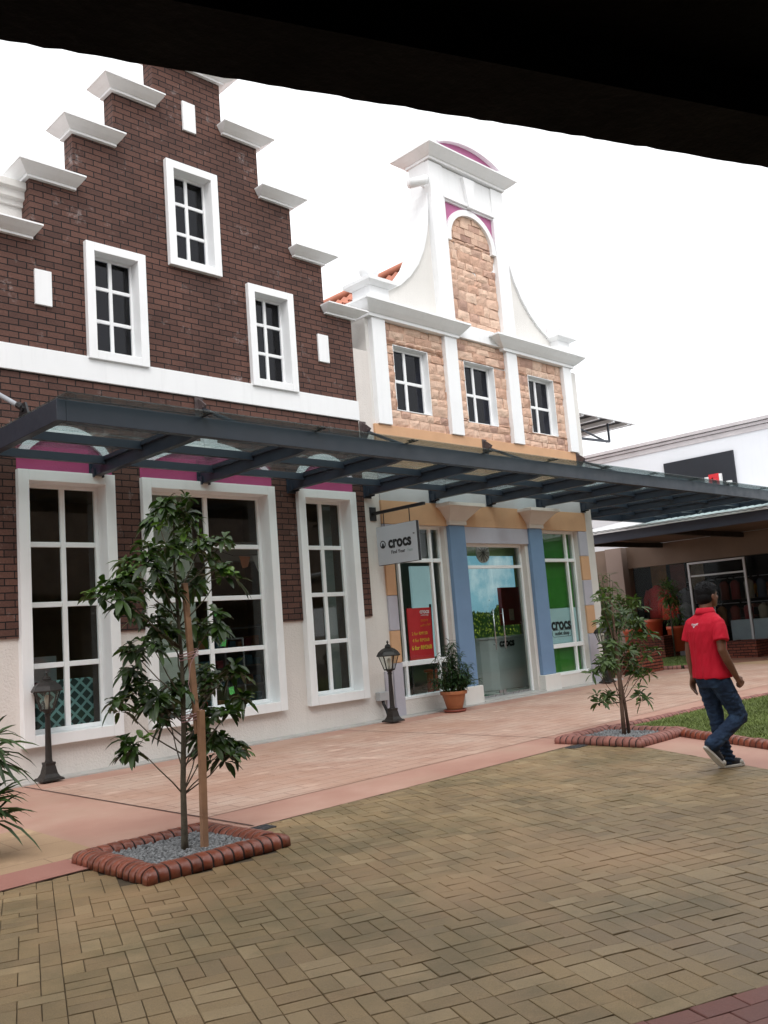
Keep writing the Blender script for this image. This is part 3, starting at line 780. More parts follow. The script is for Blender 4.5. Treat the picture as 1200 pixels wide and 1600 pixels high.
# arched top of the stone panel: finer blocks so the head follows the arch
def archstones():
    g = G(); z = 9.40; 
    while z < 9.99:
        h = .145; x = 13.5-srn.uniform(0, .15)
        while x < 14.9:
            w_ = srn.uniform(.2, .38); 
            # clip block to the ellipse by shaping its four corners
            a, b = x, x+w_; x += w_
            def lim(zz): 
                k = 1-((zz-9.40)/.60)**2
                return .70*math.sqrt(max(k, 0))
            def cl_(v, zz): return min(max(v, TC-lim(zz)), TC+lim(zz))
            z1 = min(z+h, 9.99)
            P = [(cl_(a+.003, z), z+.003), (cl_(b-.003, z), z+.003), (cl_(b-.003, z1), z1-.003), (cl_(a+.003, z1), z1-.003)]
            if abs(P[1][0]-P[0][0]) < .01: continue
            pr = srn.uniform(.03, .05)
            g.rings([[(p[0], Y0+.06, p[1]) for p in P], [(p[0], Y0+.055-pr+.012, p[1]) for p in P], [(p[0]*.94+.06*(P[0][0]+P[1][0])/2, Y0+.055-pr, p[1]*.94+.06*(z+h/2)) for p in P]])
        z += h
    return g
archstones().build('stone_cladding', STONE, sh)
for a, b in ((TX0, 13.40), (14.98, TX1)): G().box(a, b, Y0-.06, Y0+.06, 7.45, 10.86).build('pilaster', WHITE, sh, bevel=.006)
def ellarc(rx, rz, n=24, zc=9.40): return [(TC+rx*math.cos(PI-PI*k/n), zc+rz*math.sin(PI*k/n)) for k in range(n+1)]
oa, ia = ellarc(.785, .70), ellarc(.66, .575); g = G()
for k in range(24): g.prism([oa[k], oa[k+1], ia[k+1], ia[k]], Y0-.045, Y0+.058)
g.box(13.402, TC-.66, Y0-.044, Y0+.057, 9.30, 9.40).box(TC+.66, 14.978, Y0-.044, Y0+.057, 9.30, 9.40)
g.build('arch_moulding', WHITE, sh, weld=True)
g = G()
for k in range(24):
    top = 10.13
    if oa[k][1] < top: g.prism([(oa[k][0], oa[k][1]+.0), (oa[k+1][0], oa[k+1][1]), (oa[k+1][0], top), (oa[k][0], top)], Y0+.01, Y0+.056)
g.build('spandrel', M('pale_magenta_plaster', (.42,.13,.27), .75, .06, 3, .4, 60), sh, weld=True)
G().box(13.402, 14.978, Y0-.03, Y0+.056, 10.131, 10.86).build('frieze', WHITE, sh)
G().box(13.36, 15.02, Y0-.075, Y0-.032, 10.17, 10.22).build('ledge', WHITE2, sh, bevel=.006)
G().prism([(14.0, 10.80), (14.38, 10.80), (14.26, 10.14), (14.12, 10.14)], Y0-.11, Y0-.03).build('keystone', WHITE, sh, bevel=.008)
cornice_part(13.02, 15.36, 10.88, sh, .26, .27, Y0-.04, Y0+.5, .29, .23, back=.30)
# curved pediment
def seg(hw, rise, n=20, zb=11.14):
    R = (hw*hw+rise*rise)/(2*rise); a0 = math.asin(hw/R)
    return [(TC+R*math.sin(-a0+2*a0*k/n), zb+rise-R+R*math.cos(-a0+2*a0*k/n)) for k in range(n+1)]
G().prism([(TC+.97, 11.1), (TC-.97, 11.1)]+seg(.97, .19, zb=11.28), Y0-.10, Y0+.45).build('pediment', MATS['pale_magenta_plaster'], sh)
o_, i_ = seg(1.05, .26, zb=11.28), seg(.97, .19, zb=11.28); g = G()
for k in range(20): g.prism([o_[k], o_[k+1], i_[k+1], i_[k]], Y0-.2, Y0+.5)
g.build('pediment_moulding', WHITE, sh, weld=True)
# swept wings of the gable
off = [(1.20, 10.15), (1.215, 9.9), (1.26, 9.55), (1.33, 9.25), (1.46, 8.9), (1.66, 8.55), (1.92, 8.25), (2.22, 8.0), (2.55, 7.82), (2.85, 7.70), (3.05, 7.66)]
for s_ in (-1, 1):
    poly = [(TC+s_*1.19, 7.46)]+[(TC+s_*1.19, 10.15)]+[(TC+s_*a, z) for a, z in off]+[(TC+s_*3.05, 7.46)]
    G().prism(poly, Y0+.08, Y0+.50).build('gable_wing', PLASTER2, sh, weld=True)
    g = G(); rs = []
    for i, (a_, z_) in enumerate(off):
        p, n_ = off[max(i-1, 0)], off[min(i+1, len(off)-1)]; dx_, dz_ = n_[0]-p[0], n_[1]-p[1]; L_ = math.hypot(dx_, dz_); nx_, nz_ = -dz_/L_*.045, dx_/L_*.045
        X, Z, X2, Z2 = TC+s_*a_, z_, TC+s_*(a_+nx_), z_+nz_
        rs.append([(X, Y0+.03, Z), (X2, Y0+.03, Z2), (X2, Y0+.53, Z2), (X, Y0+.53, Z)])
    g.rings(rs)
    g.build('wing_coping', WHITE, sh, weld=True)
# ball finials on pedestals
for x in (11.22, 17.12):
    g = G(); g.box(x-.24, x+.24, Y0-.12, Y0+.36, 7.44, 7.74); g.stack([(x-.26,x+.26,Y0-.14,Y0+.38,7.74), (x-.36,x+.36,Y0-.24,Y0+.48,7.80), (x-.36,x+.36,Y0-.24,Y0+.48,7.87)])
    g.lathe([(.12, 7.87), (.09, 7.92), (.10, 7.96)], (x, Y0+.12, 0), 20)
    fo = g.build('finial', WHITE, sh, bevel=.005)
    G().sphere((x, Y0+.12, 8.12), .185, 28, 18).build('ball', WHITE, fo, smooth=True)
# clay tile roof behind, ridge running back
def tileroof(x0, z0, x1, z1, y0, y1, nm='roof'):
    g = G(); L = math.hypot(x1-x0, z1-z0); d = ((x1-x0)/L, (z1-z0)/L); nrm = (-d[1], d[0]) if d[0] > 0 else (d[1], -d[0])
    pitch = .22; rowh = .34; ny = int((y1-y0)/pitch); sub = 8; rows = int(L/rowh)
    for r_i in range(rows):
        o = len(g.v)
        for k, s_ in enumerate((0.0, 1.0)):
            dist = (r_i+s_)*rowh+(.0 if k == 0 else .04); lift = .035 if k == 0 else 0
            for j in range(ny*sub+1):
                ph = (j % sub)/sub*2*PI; hgt = .045*max(math.cos(ph), -.35)+lift
                g.v.append((x0+d[0]*dist+nrm[0]*hgt, y0+j*pitch/sub, z0+d[1]*dist+nrm[1]*hgt))
        m_ = ny*sub+1
        for j in range(ny*sub): g.f.append([o+j, o+j+1, o+m_+j+1, o+m_+j])
    return g
CLAY = M('clay_tile', (.50, .19, .12), .6, .16, 5, .2, 80, streak=.2)
sl = tileroof(11.0, 9.60-1.2*3.2, 14.2, 9.60, Y0+.55, 19.5); rf = sl.build('roof', CLAY, sh, fix=False)
tileroof(17.6, 9.60-.88*3.4, 14.2, 9.60, Y0+.55, 19.5).build('roof', CLAY, sh, fix=False)
G().tube([(14.2, Y0+.55, 9.62), (14.2, 19.5, 9.62)], .09, 10).build('ridge', CLAY, rf, smooth=True)
# rooms do not need the roof void lit: close it
G().prism([(10.95, 6.5), (17.5, 6.5), (14.2, 9.45)], 19.3, 19.4).build('back_wall', PLASTER2, sh)

# shop front ---------------------------------------------------------------
def shopwin(op, m1, m2):
    x0, x1, z0, z1 = op; yg = Y0+.20
    g = G(); e = .012
    wn = G().box(x0, x1, Y0+.02, Y0+.24, z0-.0, z0+.05).build('window', WHITE2, sh, bevel=.005)
    fr = G(); s_ = .05
    fr.box(x0, x0+s_, yg-.06, yg, z0+.05, z1); fr.box(x1-s_, x1, yg-.06, yg, z0+.05, z1); fr.box(x0+s_, x1-s_, yg-.06, yg, z1-s_, z1); 
    fr.box(m1-.028, m1+.028, yg-.07, yg-.01, z0+.05, z1-s_); fr.box(m2-.028, m2+.028, yg-.07, yg-.01, z0+.05, z1-s_)
    for a, b in ((x0+s_, m1-.028), (m1+.028, m2-.028), (m2+.028, x1-s_)):
        for zz, hh in ((.88, .045), (2.72, .035)): fr.box(a, b, yg-.08, yg-.012, zz-hh, zz+hh)
    fr.build('frame', WHITE2, wn, bevel=.006)
    G().box(x0+.01, x1-.01, yg-.025, yg-.019, z0+.05, z1-.01).build('pane', GLASS, wn)
    return wn
shopwin(SHO[0], 11.42, 12.30); shopwin(SHO[2], 15.85, 16.74)
# columns
for x in (12.885, 15.40):
    cl_ = G().box(x-.225, x+.225, Y0-.055, Y0+.03, .34, 3.375).build('column', BLUE, sh, bevel=.01)
    g = G(); g.box(x-.25, x+.25, Y0-.09, Y0+.03, 3.375, 3.45); g.stack([(x-.25,x+.25,Y0-.09,Y0+.03,3.45), (x-.28,x+.28,Y0-.13,Y0+.03,3.50), (x-.40,x+.40,Y0-.27,Y0+.03,3.64), (x-.46,x+.46,Y0-.32,Y0+.03,3.69), (x-.52,x+.52,Y0-.37,Y0+.03,3.70), (x-.52,x+.52,Y0-.37,Y0+.03,3.765)])
    g.build('capital', M('cream_trim', (.66,.60,.55), .7, .05, 3, .2, 60), cl_, bevel=.006)
    G().box(x-.27, x+.27, Y0-.13, Y0+.03, 0, .34).build('plinth', PLASTER2, cl_, bevel=.01)
G().box(13.16, 15.12, Y0-.14, Y0+.3, .0, .05).build('doorstep', CONC, sh, bevel=.006)
# door
dr = G(); yd = Y0+.2
dr.box(13.10, 13.15, yd-.06, yd, .05, 3.04); dr.box(15.03, 15.08, yd-.06, yd, .05, 3.04); dr.box(13.15, 15.03, yd-.06, yd, 2.99, 3.04); dr.box(13.15, 15.03, yd-.07, yd, 2.56, 2.62)
df = dr.build('door_frame', WHITE2, sh, bevel=.005)
G().box(13.15, 15.03, yd-.03, yd-.024, 2.62, 2.99).build('transom_pane', GLASS, df)
for a, b, op_ in ((13.16, 14.08, 0), (14.10, 15.02, 0)):
    d_ = G().box(a, b, yd-.034, yd-.022, .06, 2.555).build('door', GLASS, sh)
    G().box(a+.02, b-.02, yd-.038, yd-.018, .055, .09).box((a if a > 14 else b-.09), (a+.09 if a > 14 else b), yd-.04, yd-.016, .1, .16).build('rail', MATS['chrome'], d_)
    hx = b-.14 if a < 14 else a+.14
    G().tube([(hx, yd-.09, .95), (hx, yd-.09, 1.75)], .013, 8).bar((hx, yd-.09, 1.05), (hx, yd-.03, 1.05), .015).bar((hx, yd-.09, 1.65), (hx, yd-.03, 1.65), .015).build('handle', MATS['chrome'], d_, smooth=True)
room('room', sh, 11.25, 17.45, Y0+.272, 16.0, .03, 3.95, M('shop_interior', (.42,.42,.34), .75, .15, 1))
G().box(11.3, 17.4, Y0+.3, 15.9, .031, .04).build('floor', M('shop_floor', (.40,.44,.41), .3, .15, 2), sh)

# shop contents
def muralmat():
    m, nt, out = newmat('printed_mural'); t = NT(nt); tc = t.n('ShaderNodeTexCoord').outputs['Object']
    sx = t.n('ShaderNodeSeparateXYZ'); t.l(tc, sx.inputs[0])
    skyc = t.ramp(t.maprange(sx.outputs[2], -1.6, 1.6, 0, 1), [(0, (.20,.36,.38)), (.35, (.08,.20,.27)), (.6, (.17,.34,.41)), (1, (.11,.27,.35))])
    cloud = t.noise(tc, 1.1, 5, .55); skyc = t.mix(t.maprange(cloud, .44, .62, 0, .85), skyc, (.46,.56,.58))
    v = t.n('ShaderNodeTexVoronoi'); v.inputs['Scale'].default_value = 16; t.l(tc, v.inputs['Vector'])
    gn = t.noise(tc, 6, 5, .7)
    gc = t.mix(t.maprange(v.outputs['Distance'], .1, .5, 0, 1), (.24,.30,.04), (.008,.02,.005)); gc = t.mix(t.maprange(gn, .40, .58, 0, .85), gc, (.012,.03,.008))
    edge = t.math('ADD', sx.outputs[2], t.math('MULTIPLY', t.noise(tc, 2.2, 6), -2.0))
    f = t.maprange(edge, -.92, -.86, 1, 0)
    col = t.mix(f, skyc, gc)
    low = t.maprange(sx.outputs[2], -.75, -.70, 1, 0); col = t.mix(low, col, (.18,.26,.26))
    p = t.n('ShaderNodeBsdfPrincipled'); t.l(col, p.inputs['Base Color']); t.l(col, p.inputs['Emission Color']); p.inputs['Emission Strength'].default_value = .8; p.inputs['Roughness'].default_value = .5  # print also emits its own colour: glow added to brighten the shop
    t.l(p.outputs[0], out.inputs[0]); return m
mu = G().box(14.4, 16.96, 12.9, 12.96, .5, 3.0).build('glow_mural', muralmat(), at=(15.8, 12.9, 1.7))
tag(mu, 'picture panel of blue sky and green bushes with added glow, seen through the glass shop door', 'mural')
mu2 = G().box(12.82, 13.5, 12.3, 12.35, .9, 2.72).build('glow_panel', M('pale_aqua_panel', (.30,.48,.52), .4, .18, .9), at=(13.1, 12.3, 1.0))
MATS['pale_aqua_panel'].node_tree.nodes['Principled BSDF'].inputs['Emission Color'].default_value = (.38,.58,.62,1)
MATS['pale_aqua_panel'].node_tree.nodes['Principled BSDF'].inputs['Emission Strength'].default_value = .32  # added glow that lifts the panel, no lamp behind it
tag(mu2, 'pale aqua display panel with added glow inside the left shop window above the red poster', 'panel')
ct = thing('counter', 'pale grey sales counter with black lettering behind the glass door', 'counter', (14.75, 12.2, .04))
CTM = M('grey_counter', (.52,.55,.56), .45, .06, 1)
g = G(); n = 12
pts = [(14.9, 12.75), (14.93, 12.45), (15.02, 12.28), (15.2, 12.2), (16.4, 12.18), (16.4, 12.7)]
g.prism(pts, .04, 1.13, axis='z'); g.build('body', CTM, ct, bevel=.02)
g = G(); g.prism([(a+(a-15.6)*.02, b-.03) for a, b in pts], 1.13, 1.17, axis='z'); g.build('top', M('white_top', (.6,.6,.6), .4), ct)
text('crocs', .23, (15.52, 12.175, 1.03), (1,-.02,0), (0,0,1), BLACK, ct, bold=.008)
rp = G().box(16.2, 16.88, 12.75, 12.85, 1.40, 2.26).build('wall_cabinet', M('dark_red_panel', (.30,.03,.03), .5, .1, 2), at=(15.1, 13, 1.25))
tag(rp, 'dark red board above the counter inside the shop', 'board')
G2 = G().box(16.42, 16.58, 12.73, 12.745, 1.50, 1.76); nt_ = tag(G2.build('notice', M('notice_paper', (.62,.40,.34), .6, .25, 30), at=(15.1, 12.93, 1.42)), 'small white and orange notice pinned on the dark red board', 'notice')
yw = G().box(15.55, 17.3, 13.1, 13.2, .1, 3.7).build('yellow_wall', M('yellow_wall_paint', (.40,.36,.13), .7), sh)
cl_t = thing('wall_clock', 'round white slatted disc hanging high behind the shop door glass', 'clock', (14.2, 11.75, 2.86))
g = G(); g.tube([(14.45, 11.74, 2.93), (14.45, 11.77, 2.93)], .21, 24); g.build('disc', M('disc_white', (.62,.64,.64), .5), cl_t)
g = G(); 
for k in range(6): a = PI*k/6; g.obox((14.45, 11.732, 2.93), (math.cos(a),0,math.sin(a)), (0,1,0), (-math.sin(a),0,math.cos(a)), .19, .004, .006)
g.build('spokes', M('disc_grey', (.2,.2,.2), .5), cl_t)
hw = thing('hanger_wire', 'thin black cord holding the round white disc behind the door', 'cord', (14.2, 11.75, 3.0)); G().bar((14.45,11.75,3.1), (14.45,11.75,3.9), .008).build('cord', BLACK, hw)
mt = tag(G().box(13.25, 14.2, 11.5, 12.3, .041, .055).build('door_mat', M('green_mat', (.02,.12,.08), .9, .2, 20, .6, 200), at=(13.7, 11.9, .04)), 'dark green mat on the shop floor inside the door', 'mat')
for i, (x, lb) in enumerate(((14.05, 'left wooden stool standing inside the shop door'), (14.45, 'right wooden stool standing beside the counter'))):
    st = thing('stool', lb, 'stool', (x, 12.75, .04), 'wooden stools in the shop')
    G().box(x-.14, x+.14, 12.6, 12.88, .60, .64).build('seat', M('stool_wood', (.25,.13,.07), .6), st)
    for a in (-1, 1):
        for b in (-1, 1): G().bar((x+a*.12, 12.74+b*.12, .04), (x+a*.1, 12.74+b*.1, .6), .03).build('leg', MATS['stool_wood'], st)
# red promo poster on a stand
po = thing('promo_poster', 'red promotional poster with yellow prices on a black easel in the left shop window', 'poster', (11.95, 11.5, 0.03))
y_ = 11.46
G().box(11.76, 12.40, y_, y_+.02, .86, 1.86).build('board', M('poster_red', (.62,.022,.03), .5, .08, 3), po)
g = G(); g.bar((11.80,y_+.05,.04), (11.84,y_+.04,1.9), .03); g.bar((12.38,y_+.05,.04), (12.44,y_+.04,1.92), .03); g.bar((12.1,y_+.5,.04), (12.1,y_+.05,1.8), .03); g.bar((11.8,y_+.035,.9), (12.4,y_+.035,.9), .025); g.build('easel', BLACK, po)
YEL = M('yellow_ink', (.80,.52,.05), .6); ORA = M('orange_ink', (.75,.22,.03), .6); PW = M('white_ink', (.75,.7,.72), .6)
text('crocs', .115, (12.22, y_-.003, 1.79), (1,0,0), (0,0,1), PW, po, bold=.004)
text('outlet shop', .045, (12.22, y_-.003, 1.725), (1,0,0), (0,0,1), PW, po)
text('more', .09, (12.2, y_-.003, 1.63), (1,0,.05), (0,0,1), ORA, po); text('with a fun', .07, (12.22, y_-.003, 1.54), (1,0,.08), (0,0,1), ORA, po)
text('2 for RM150', .082, (12.05, y_-.003, 1.39), (1,0,0), (0,0,1), YEL, po); text('4 for RM268', .088, (12.07, y_-.003, 1.265), (1,0,0), (0,0,1), YEL, po)
text('6 for RM368', .105, (12.08, y_-.003, 1.13), (1,0,0), (0,0,1), YEL, po, bold=.003)
G().box(11.8, 12.36, y_-.002, y_, .935, .939).build('rule_line', ORA, po)
tag(G().lathe([(.16,.03), (.13,.06), (.12,.6), (.17,.62), (.17,.66)], (13.1, 12.2, 0), 18).build('drum_stool', M('orange_red_lacquer', (.35,.05,.02), .4), at=(13.1, 12.2, .03)), 'orange red drum stool behind the red poster in the shop window', 'stool')
# green curtain and pale poster in the right shop window
gp = thing('window_banner', 'deep green banner filling the right shop window with a pale blue lettered panel', 'banner', (16.33, 11.34, .3))
GRN = M('deep_green_print', (.025,.17,.014), .5, .3, 1.1)
G().box(15.66, 17.0, 11.335, 11.345, .3, 3.32).build('banner', GRN, gp)
G().box(15.66, 17.0, 11.325, 11.333, .93, 1.68).build('panel', M('pale_blue_print', (.40,.58,.62), .5, .05, 1), gp)
text('crocs', .36, (16.38, 11.322, 1.33), (1,0,0), (0,0,1), BLACK, gp, bold=.012, sx=.93)
text('™', .08, (16.80, 11.322, 1.44), (1,0,0), (0,0,1), BLACK, gp)
g = G(); 
def rrect(g, x0, x1, z0, z1, y, w=.008, r=.05):
    pts = []
    for cx, cz, a0 in ((x1-r, z1-r, 0), (x0+r, z1-r, 90), (x0+r, z0+r, 180), (x1-r, z0+r, 270)):
        for k in range(5): a = math.radians(a0+k*22.5); pts.append((cx+r*math.cos(a), y, cz+r*math.sin(a)))
    pts.append(pts[0]); g.tube(pts, w/2, 4)
rrect(g, 16.02, 16.74, 1.07, 1.21, 11.321); g.build('outline', BLACK, gp)
text('outlet shop', .115, (16.38, 11.322, 1.14), (1,0,0), (0,0,1), BLACK, gp, bold=.002)

pnn = thing('pennant_string', 'orange and white pennants on a thin cord behind the middle window', 'bunting', (8.6, 12, 2.9))
G().tube([(7.9, 12, 3.02), (8.4, 12, 2.88), (9.1, 12, 2.92)], .004, 5).build('cord', BLACK, pnn)
G().prism([(8.5, 2.88), (8.72, 2.87), (8.66, 2.70), (8.56, 2.68)], 11.995, 12.005).build('pennant', M('orange_cloth', (.55,.22,.12), .8), pnn)
G().prism([(8.76, 2.88), (8.98, 2.9), (8.87, 2.62)], 11.995, 12.005).build('pennant', M('white_cloth', (.6,.6,.6), .8), pnn)
G().box(7.6, 10.6, 13.4, 13.6, 2.95, 3.3).build('bulkhead', M('pale_bulkhead', (.42,.45,.47), .7), bh)
for i, (xx, yy, lb) in enumerate(((8.75, 13.6, 'shelf unit of folded goods seen through the middle window of the brick house'), (10.9, 14.2, 'shelf unit of folded goods seen through the narrow right window of the brick house'))):
    xx = min(xx, 10.0); ds = thing('display_shelf', lb, 'shelf unit', (xx, yy, .02)); q_ = random.Random(40+i)
    g = G(); g.box(xx-.5, xx-.46, yy, yy+.4, .03, 1.8).box(xx+.46, xx+.5, yy, yy+.4, .03, 1.8)
    for k in range(5): g.box(xx-.46, xx+.46, yy, yy+.4, .3+.36*k, .33+.36*k)
    g.build('frame', M('grey_shelf', (.25,.25,.25), .6), ds)
    for k in range(4):
        for j in range(5): G().box(xx-.42+.18*j, xx-.28+.18*j, yy+.03, yy+.33, .33+.36*k, .33+.36*k+q_.uniform(.08,.2)).build('folded_goods', M('shelf_goods_%d' % q_.randint(0, 3), [(.45,.2,.1), (.1,.22,.3), (.4,.38,.34), (.3,.05,.06)][q_.randint(0, 3)], .8), ds, bevel=.01)
# ------------------------------------------------------------------ glass canopy
ca = thing('glass_canopy', 'long blue grey steel and glass canopy hung along both house fronts', 'canopy', (10, Y0, 3.84))
XL_, XE, YF, ZB = 3.87, 24.2, 8.45, 3.84
G().box(XL_+.10, XE, YF, YF+.09, ZB, ZB+.225).build('front_beam', STEEL, ca, bevel=.006)
G().box(XL_, XL_+.098, YF, Y0-.02, ZB-.0, ZB+.225).build('side_beam', STEEL, ca, bevel=.006)
BX = [5.59+1.68*i for i in range(8)]; bxs = BX+[19.05, 20.75, 22.5]
for i, x in enumerate(bxs):
    yb_ = Y0-.02 if x < 17.6 else 12.15
    g = G(); g.prism([(YF+.092, ZB+.215), (YF+.092, ZB+.03), (YF+.3, ZB), (yb_, ZB), (yb_, ZB+.215)], x-.05, x+.05, axis='x')
    bm_ = g.build('cross_beam', STEEL, ca, bevel=.005)
    if x < 17.6:
        g = G(); g.box(x-.09, x+.09, Y0-.016, Y0-.001, ZB-.05, ZB+.26).box(x-.075, x-.058, Y0-.12, Y0-.017, ZB-.02, ZB+.10).box(x+.058, x+.075, Y0-.12, Y0-.017, ZB-.02, ZB+.10)
        g.build('bracket', STEEL, bm_)
G().box(17.45, XE, 12.1, 12.2, ZB, ZB+.2).build('rear_beam', STEEL, ca)
allx = [XL_+.1]+[x for x in bxs]
for a, b in zip(allx[:-1], allx[1:]):
    a2, b2 = (a if a < 4 else a+.05), b-.05
    ys = (YF+.26, 9.72, Y0-.42) if b < 17.6 else (YF+.26, 9.72, 10.9, 11.7)
    g = G()
    for y in ys: g.box(a2, b2, y, y+.065, ZB+.10, ZB+.205)
    # rebate strips beside the beams carry the glass
    g.box(a2+.0, a2+.035, YF+.33, ys[-1], ZB+.15, ZB+.2).box(b2-.035, b2, YF+.33, ys[-1], ZB+.15, ZB+.2)
    g.build('purlin', STEEL, ca, bevel=.003)
    a3, b3 = (a-.1 if a < 4 else a)+.012, b-.012
    yend = Y0-.03 if b < 17.6 else 12.2
    G().box(a3, b3, YF-.21, 9.745, ZB+.238, ZB+.25).box(a3, b3, 9.757, yend, ZB+.238, ZB+.25).build('glass_panel', CGLASS, ca)
    g = G(); g.box(b-.03, b+.03, YF-.13, YF-.02, ZB+.252, ZB+.262).box(b-.012, b+.012, YF-.21, yend, ZB+.226, ZB+.237); g.build('clip', BLACK, ca)
for x in (3.92, 7.27, 10.63, 13.99, 17.35, 20.75):
    zt = 5.06; w0 = Y0-.03 if x < 17.6 else 12.1
    if x > 17.6: continue
    c_ = STEEL if x > 4 else M('pale_grey_steel', (.32,.34,.37), .45)
    tr = G().tube([(x, Y0-.16, zt-.12), (x, 9.35, ZB+.33)], .028, 10).build('tie_rod', c_, ca, smooth=True)
    g = G(); g.prism([(Y0-.02, zt+.08), (Y0-.02, zt-.26), (Y0-.10, zt-.22), (Y0-.22, zt-.06), (Y0-.12, zt+.02)], x-.012, x+.012, axis='x'); g.box(x-.07, x+.07, Y0-.03, Y0-.036+.02, zt-.28, zt+.1)
    g.tube([(x-.03, Y0-.14, zt-.08), (x+.03, Y0-.14, zt-.08)], .03, 10)
    g.build('wall_bracket', M('rusty_steel', (.07,.05,.05), .65, .4, 14, .3, 60), tr)
    g = G(); g.prism([(9.23, ZB+.25), (9.49, ZB+.25), (9.41, ZB+.40), (9.31, ZB+.40)], x-.012, x+.012, axis='x'); g.tube([(x-.03, 9.36, ZB+.335), (x+.03, 9.36, ZB+.335)], .035, 10); g.tube([(x,9.38,ZB+.35), (x,9.5,ZB+.41)], .042, 8); g.build('rod_end', BLACK, tr)

# hanging sign
hs_ = thing('hanging_sign', 'square pale grey hanging shop sign on a black wall arm', 'sign', (10.76, Y0, 3.5))
g = G(); g.box(10.72, 10.78, 9.88, Y0+.02, 3.50, 3.55); g.box(10.68, 10.82, Y0-.0, Y0+.028, 3.40, 3.64); g.build('arm', BLACK, hs_, bevel=.003)
g = G(); 
for y in (10.86, 10.24): g.bar((10.75, y, 3.5), (10.75, y, 3.26), .012)
g.build('hanger', BLACK, hs_)
pn = G().box(10.722, 10.778, 10.07, 11.03, 2.60, 3.27).build('board', BLACK, hs_, bevel=.003)
G().box(10.712, 10.7215, 10.075, 11.025, 2.605, 3.265).box(10.7785, 10.788, 10.075, 11.025, 2.605, 3.265).build('face', M('sign_grey', (.50,.52,.56), .45, .02, 1), hs_, bevel=.002)
for sx_, xx in ((-1, 10.7105), (1, 10.7895)):
    X = (0, sx_*1.0, 0); yc = 10.55
    # seen from the left (-x side) text runs towards -y
    X = (0, -1, 0) if sx_ < 0 else (0, 1, 0); d = X[1]
    text('crocs', .275, (xx, yc+d*.07, 2.965), X, (0,0,1), BLACK, hs_, bold=.010, sx=.9)
    text('™', .05, (xx, yc+d*.41, 3.05), X, (0,0,1), BLACK, hs_)
    text('Find Your', .083, (xx, yc+d*.02, 2.80), X, (0,0,1), BLACK, hs_, bold=.001)
    text('Fun', .083, (xx, yc+d*.30, 2.80), X, (0,0,1), M('pale_ink', (.32,.42,.42), .6), hs_)
    # round emblem
    g = G(); cy, cz, R = yc-d*.335, 2.955, .068; n = 20
    for k in range(n):
        a, b = 2*PI*k/n, 2*PI*(k+1)/n; th0 = .014+.012*max(0, -math.sin(a)); th1 = .014+.012*max(0, -math.sin(b))
        p = [(cy+d*(R)*math.cos(a), cz+R*math.sin(a)), (cy+d*R*math.cos(b), cz+R*math.sin(b)), (cy+d*(R-th1)*math.cos(b), cz+(R-th1)*math.sin(b)), (cy+d*(R-th0)*math.cos(a), cz+(R-th0)*math.sin(a))]
        g.prism(p, xx-.002, xx+.002, axis='x')
    g.prism([(cy-.03, cz-.04), (cy+.03, cz-.04), (cy+.018, cz+.005), (cy, cz+.028), (cy-.018, cz+.005)], xx-.002, xx+.002, axis='x')
    g.build('emblem', BLACK, hs_)

# ------------------------------------------------------------------ lantern posts
def lantern(loc, label):
    x, y, _ = loc
    r = thing('lantern_post', label, 'lamp post', loc, 'lantern posts along the house fronts')
    g = G(); g.stack([(x-.135,x+.135,y-.135,y+.135,.022), (x-.135,x+.135,y-.135,y+.135,.04), (x-.10,x+.10,y-.10,y+.10,.06), (x-.078,x+.078,y-.078,y+.078,.10), (x-.058,x+.058,y-.058,y+.058,.20), (x-.062,x+.062,y-.062,y+.062,.215), (x-.062,x+.062,y-.062,y+.062,.235)])
    for a in (-1, 1):
        for b in (-1, 1): g.lathe([(.012, .04), (.012, .052)], (x+a*.115, y+b*.115, 0), 6)
    g.build('base', IRON, r, bevel=.004)
    g = G(); g.lathe([(.048,.236), (.044,.25), (.040,.27), (.036,.5), (.030,.76), (.030,.775), (.038,.782), (.038,.80), (.03,.81), (.045,.83), (.055,.842)], (x, y, 0), 16); g.build('pole', IRON, r, smooth=True, bevel=.002)
    # cage tapering down, six sides
    R0, R1, z0, z1 = .088, .165, .86, 1.085; n = 6
    P0 = [(x+R0*math.cos(2*PI*k/n+.3), y+R0*math.sin(2*PI*k/n+.3), z0) for k in range(n)]; P1 = [(x+R1*math.cos(2*PI*k/n+.3), y+R1*math.sin(2*PI*k/n+.3), z1) for k in range(n)]
    g = G(); 
    for k in range(n): g.bar(P0[k], P1[k], .013); g.bar(P0[k], P0[(k+1) % n], .014); g.bar(P1[k], P1[(k+1) % n], .014)
    g.lathe([(.09,.845), (.09,.862)], (x,y,0), 6, .3); g.lathe([(.05, .83), (.06,.846)], (x,y,0), 12)
    hd = g.build('lantern_frame', IRON, r)
    g = G(); g.rings([[tuple(Vector(p)*.97+Vector((x,y,z0))*.03) for p in P0], [tuple(Vector(p)*.97+Vector((x,y,z1))*.03) for p in P1]], cap=False); g.build('lantern_glass', glassmat('lantern_glass', (.86,.88,.85), 1.0, dirt=.08), hd)
    g = G(); g.lathe([(.022,.862), (.022,.93), (.03,.95), (.034,.99), (.02,1.03), (.004,1.04)], (x,y,0), 12); g.build('bulb', M('bulb_white', (.7,.68,.6), .3), hd, smooth=True)
    g = G(); g.lathe([(.195,1.075), (.198,1.09), (.188,1.105), (.165,1.145), (.11,1.19), (.062,1.212), (.05,1.216), (.056,1.228), (.045,1.24), (.05,1.246), (.03,1.262), (.012,1.272), (.012,1.284), (.022,1.298), (.014,1.315), (.003,1.335)], (x,y,0), 6, .3); g.build('hood', IRON, r, bevel=.003)
    return r
L1 = lantern((4.745, 10.86, 0), 'black iron lantern post before the left window of the brick house')
copy_tree(L1, label='black iron lantern post beside the red poster window, grey cable box behind it', loc=(10.36, 10.60, 0))
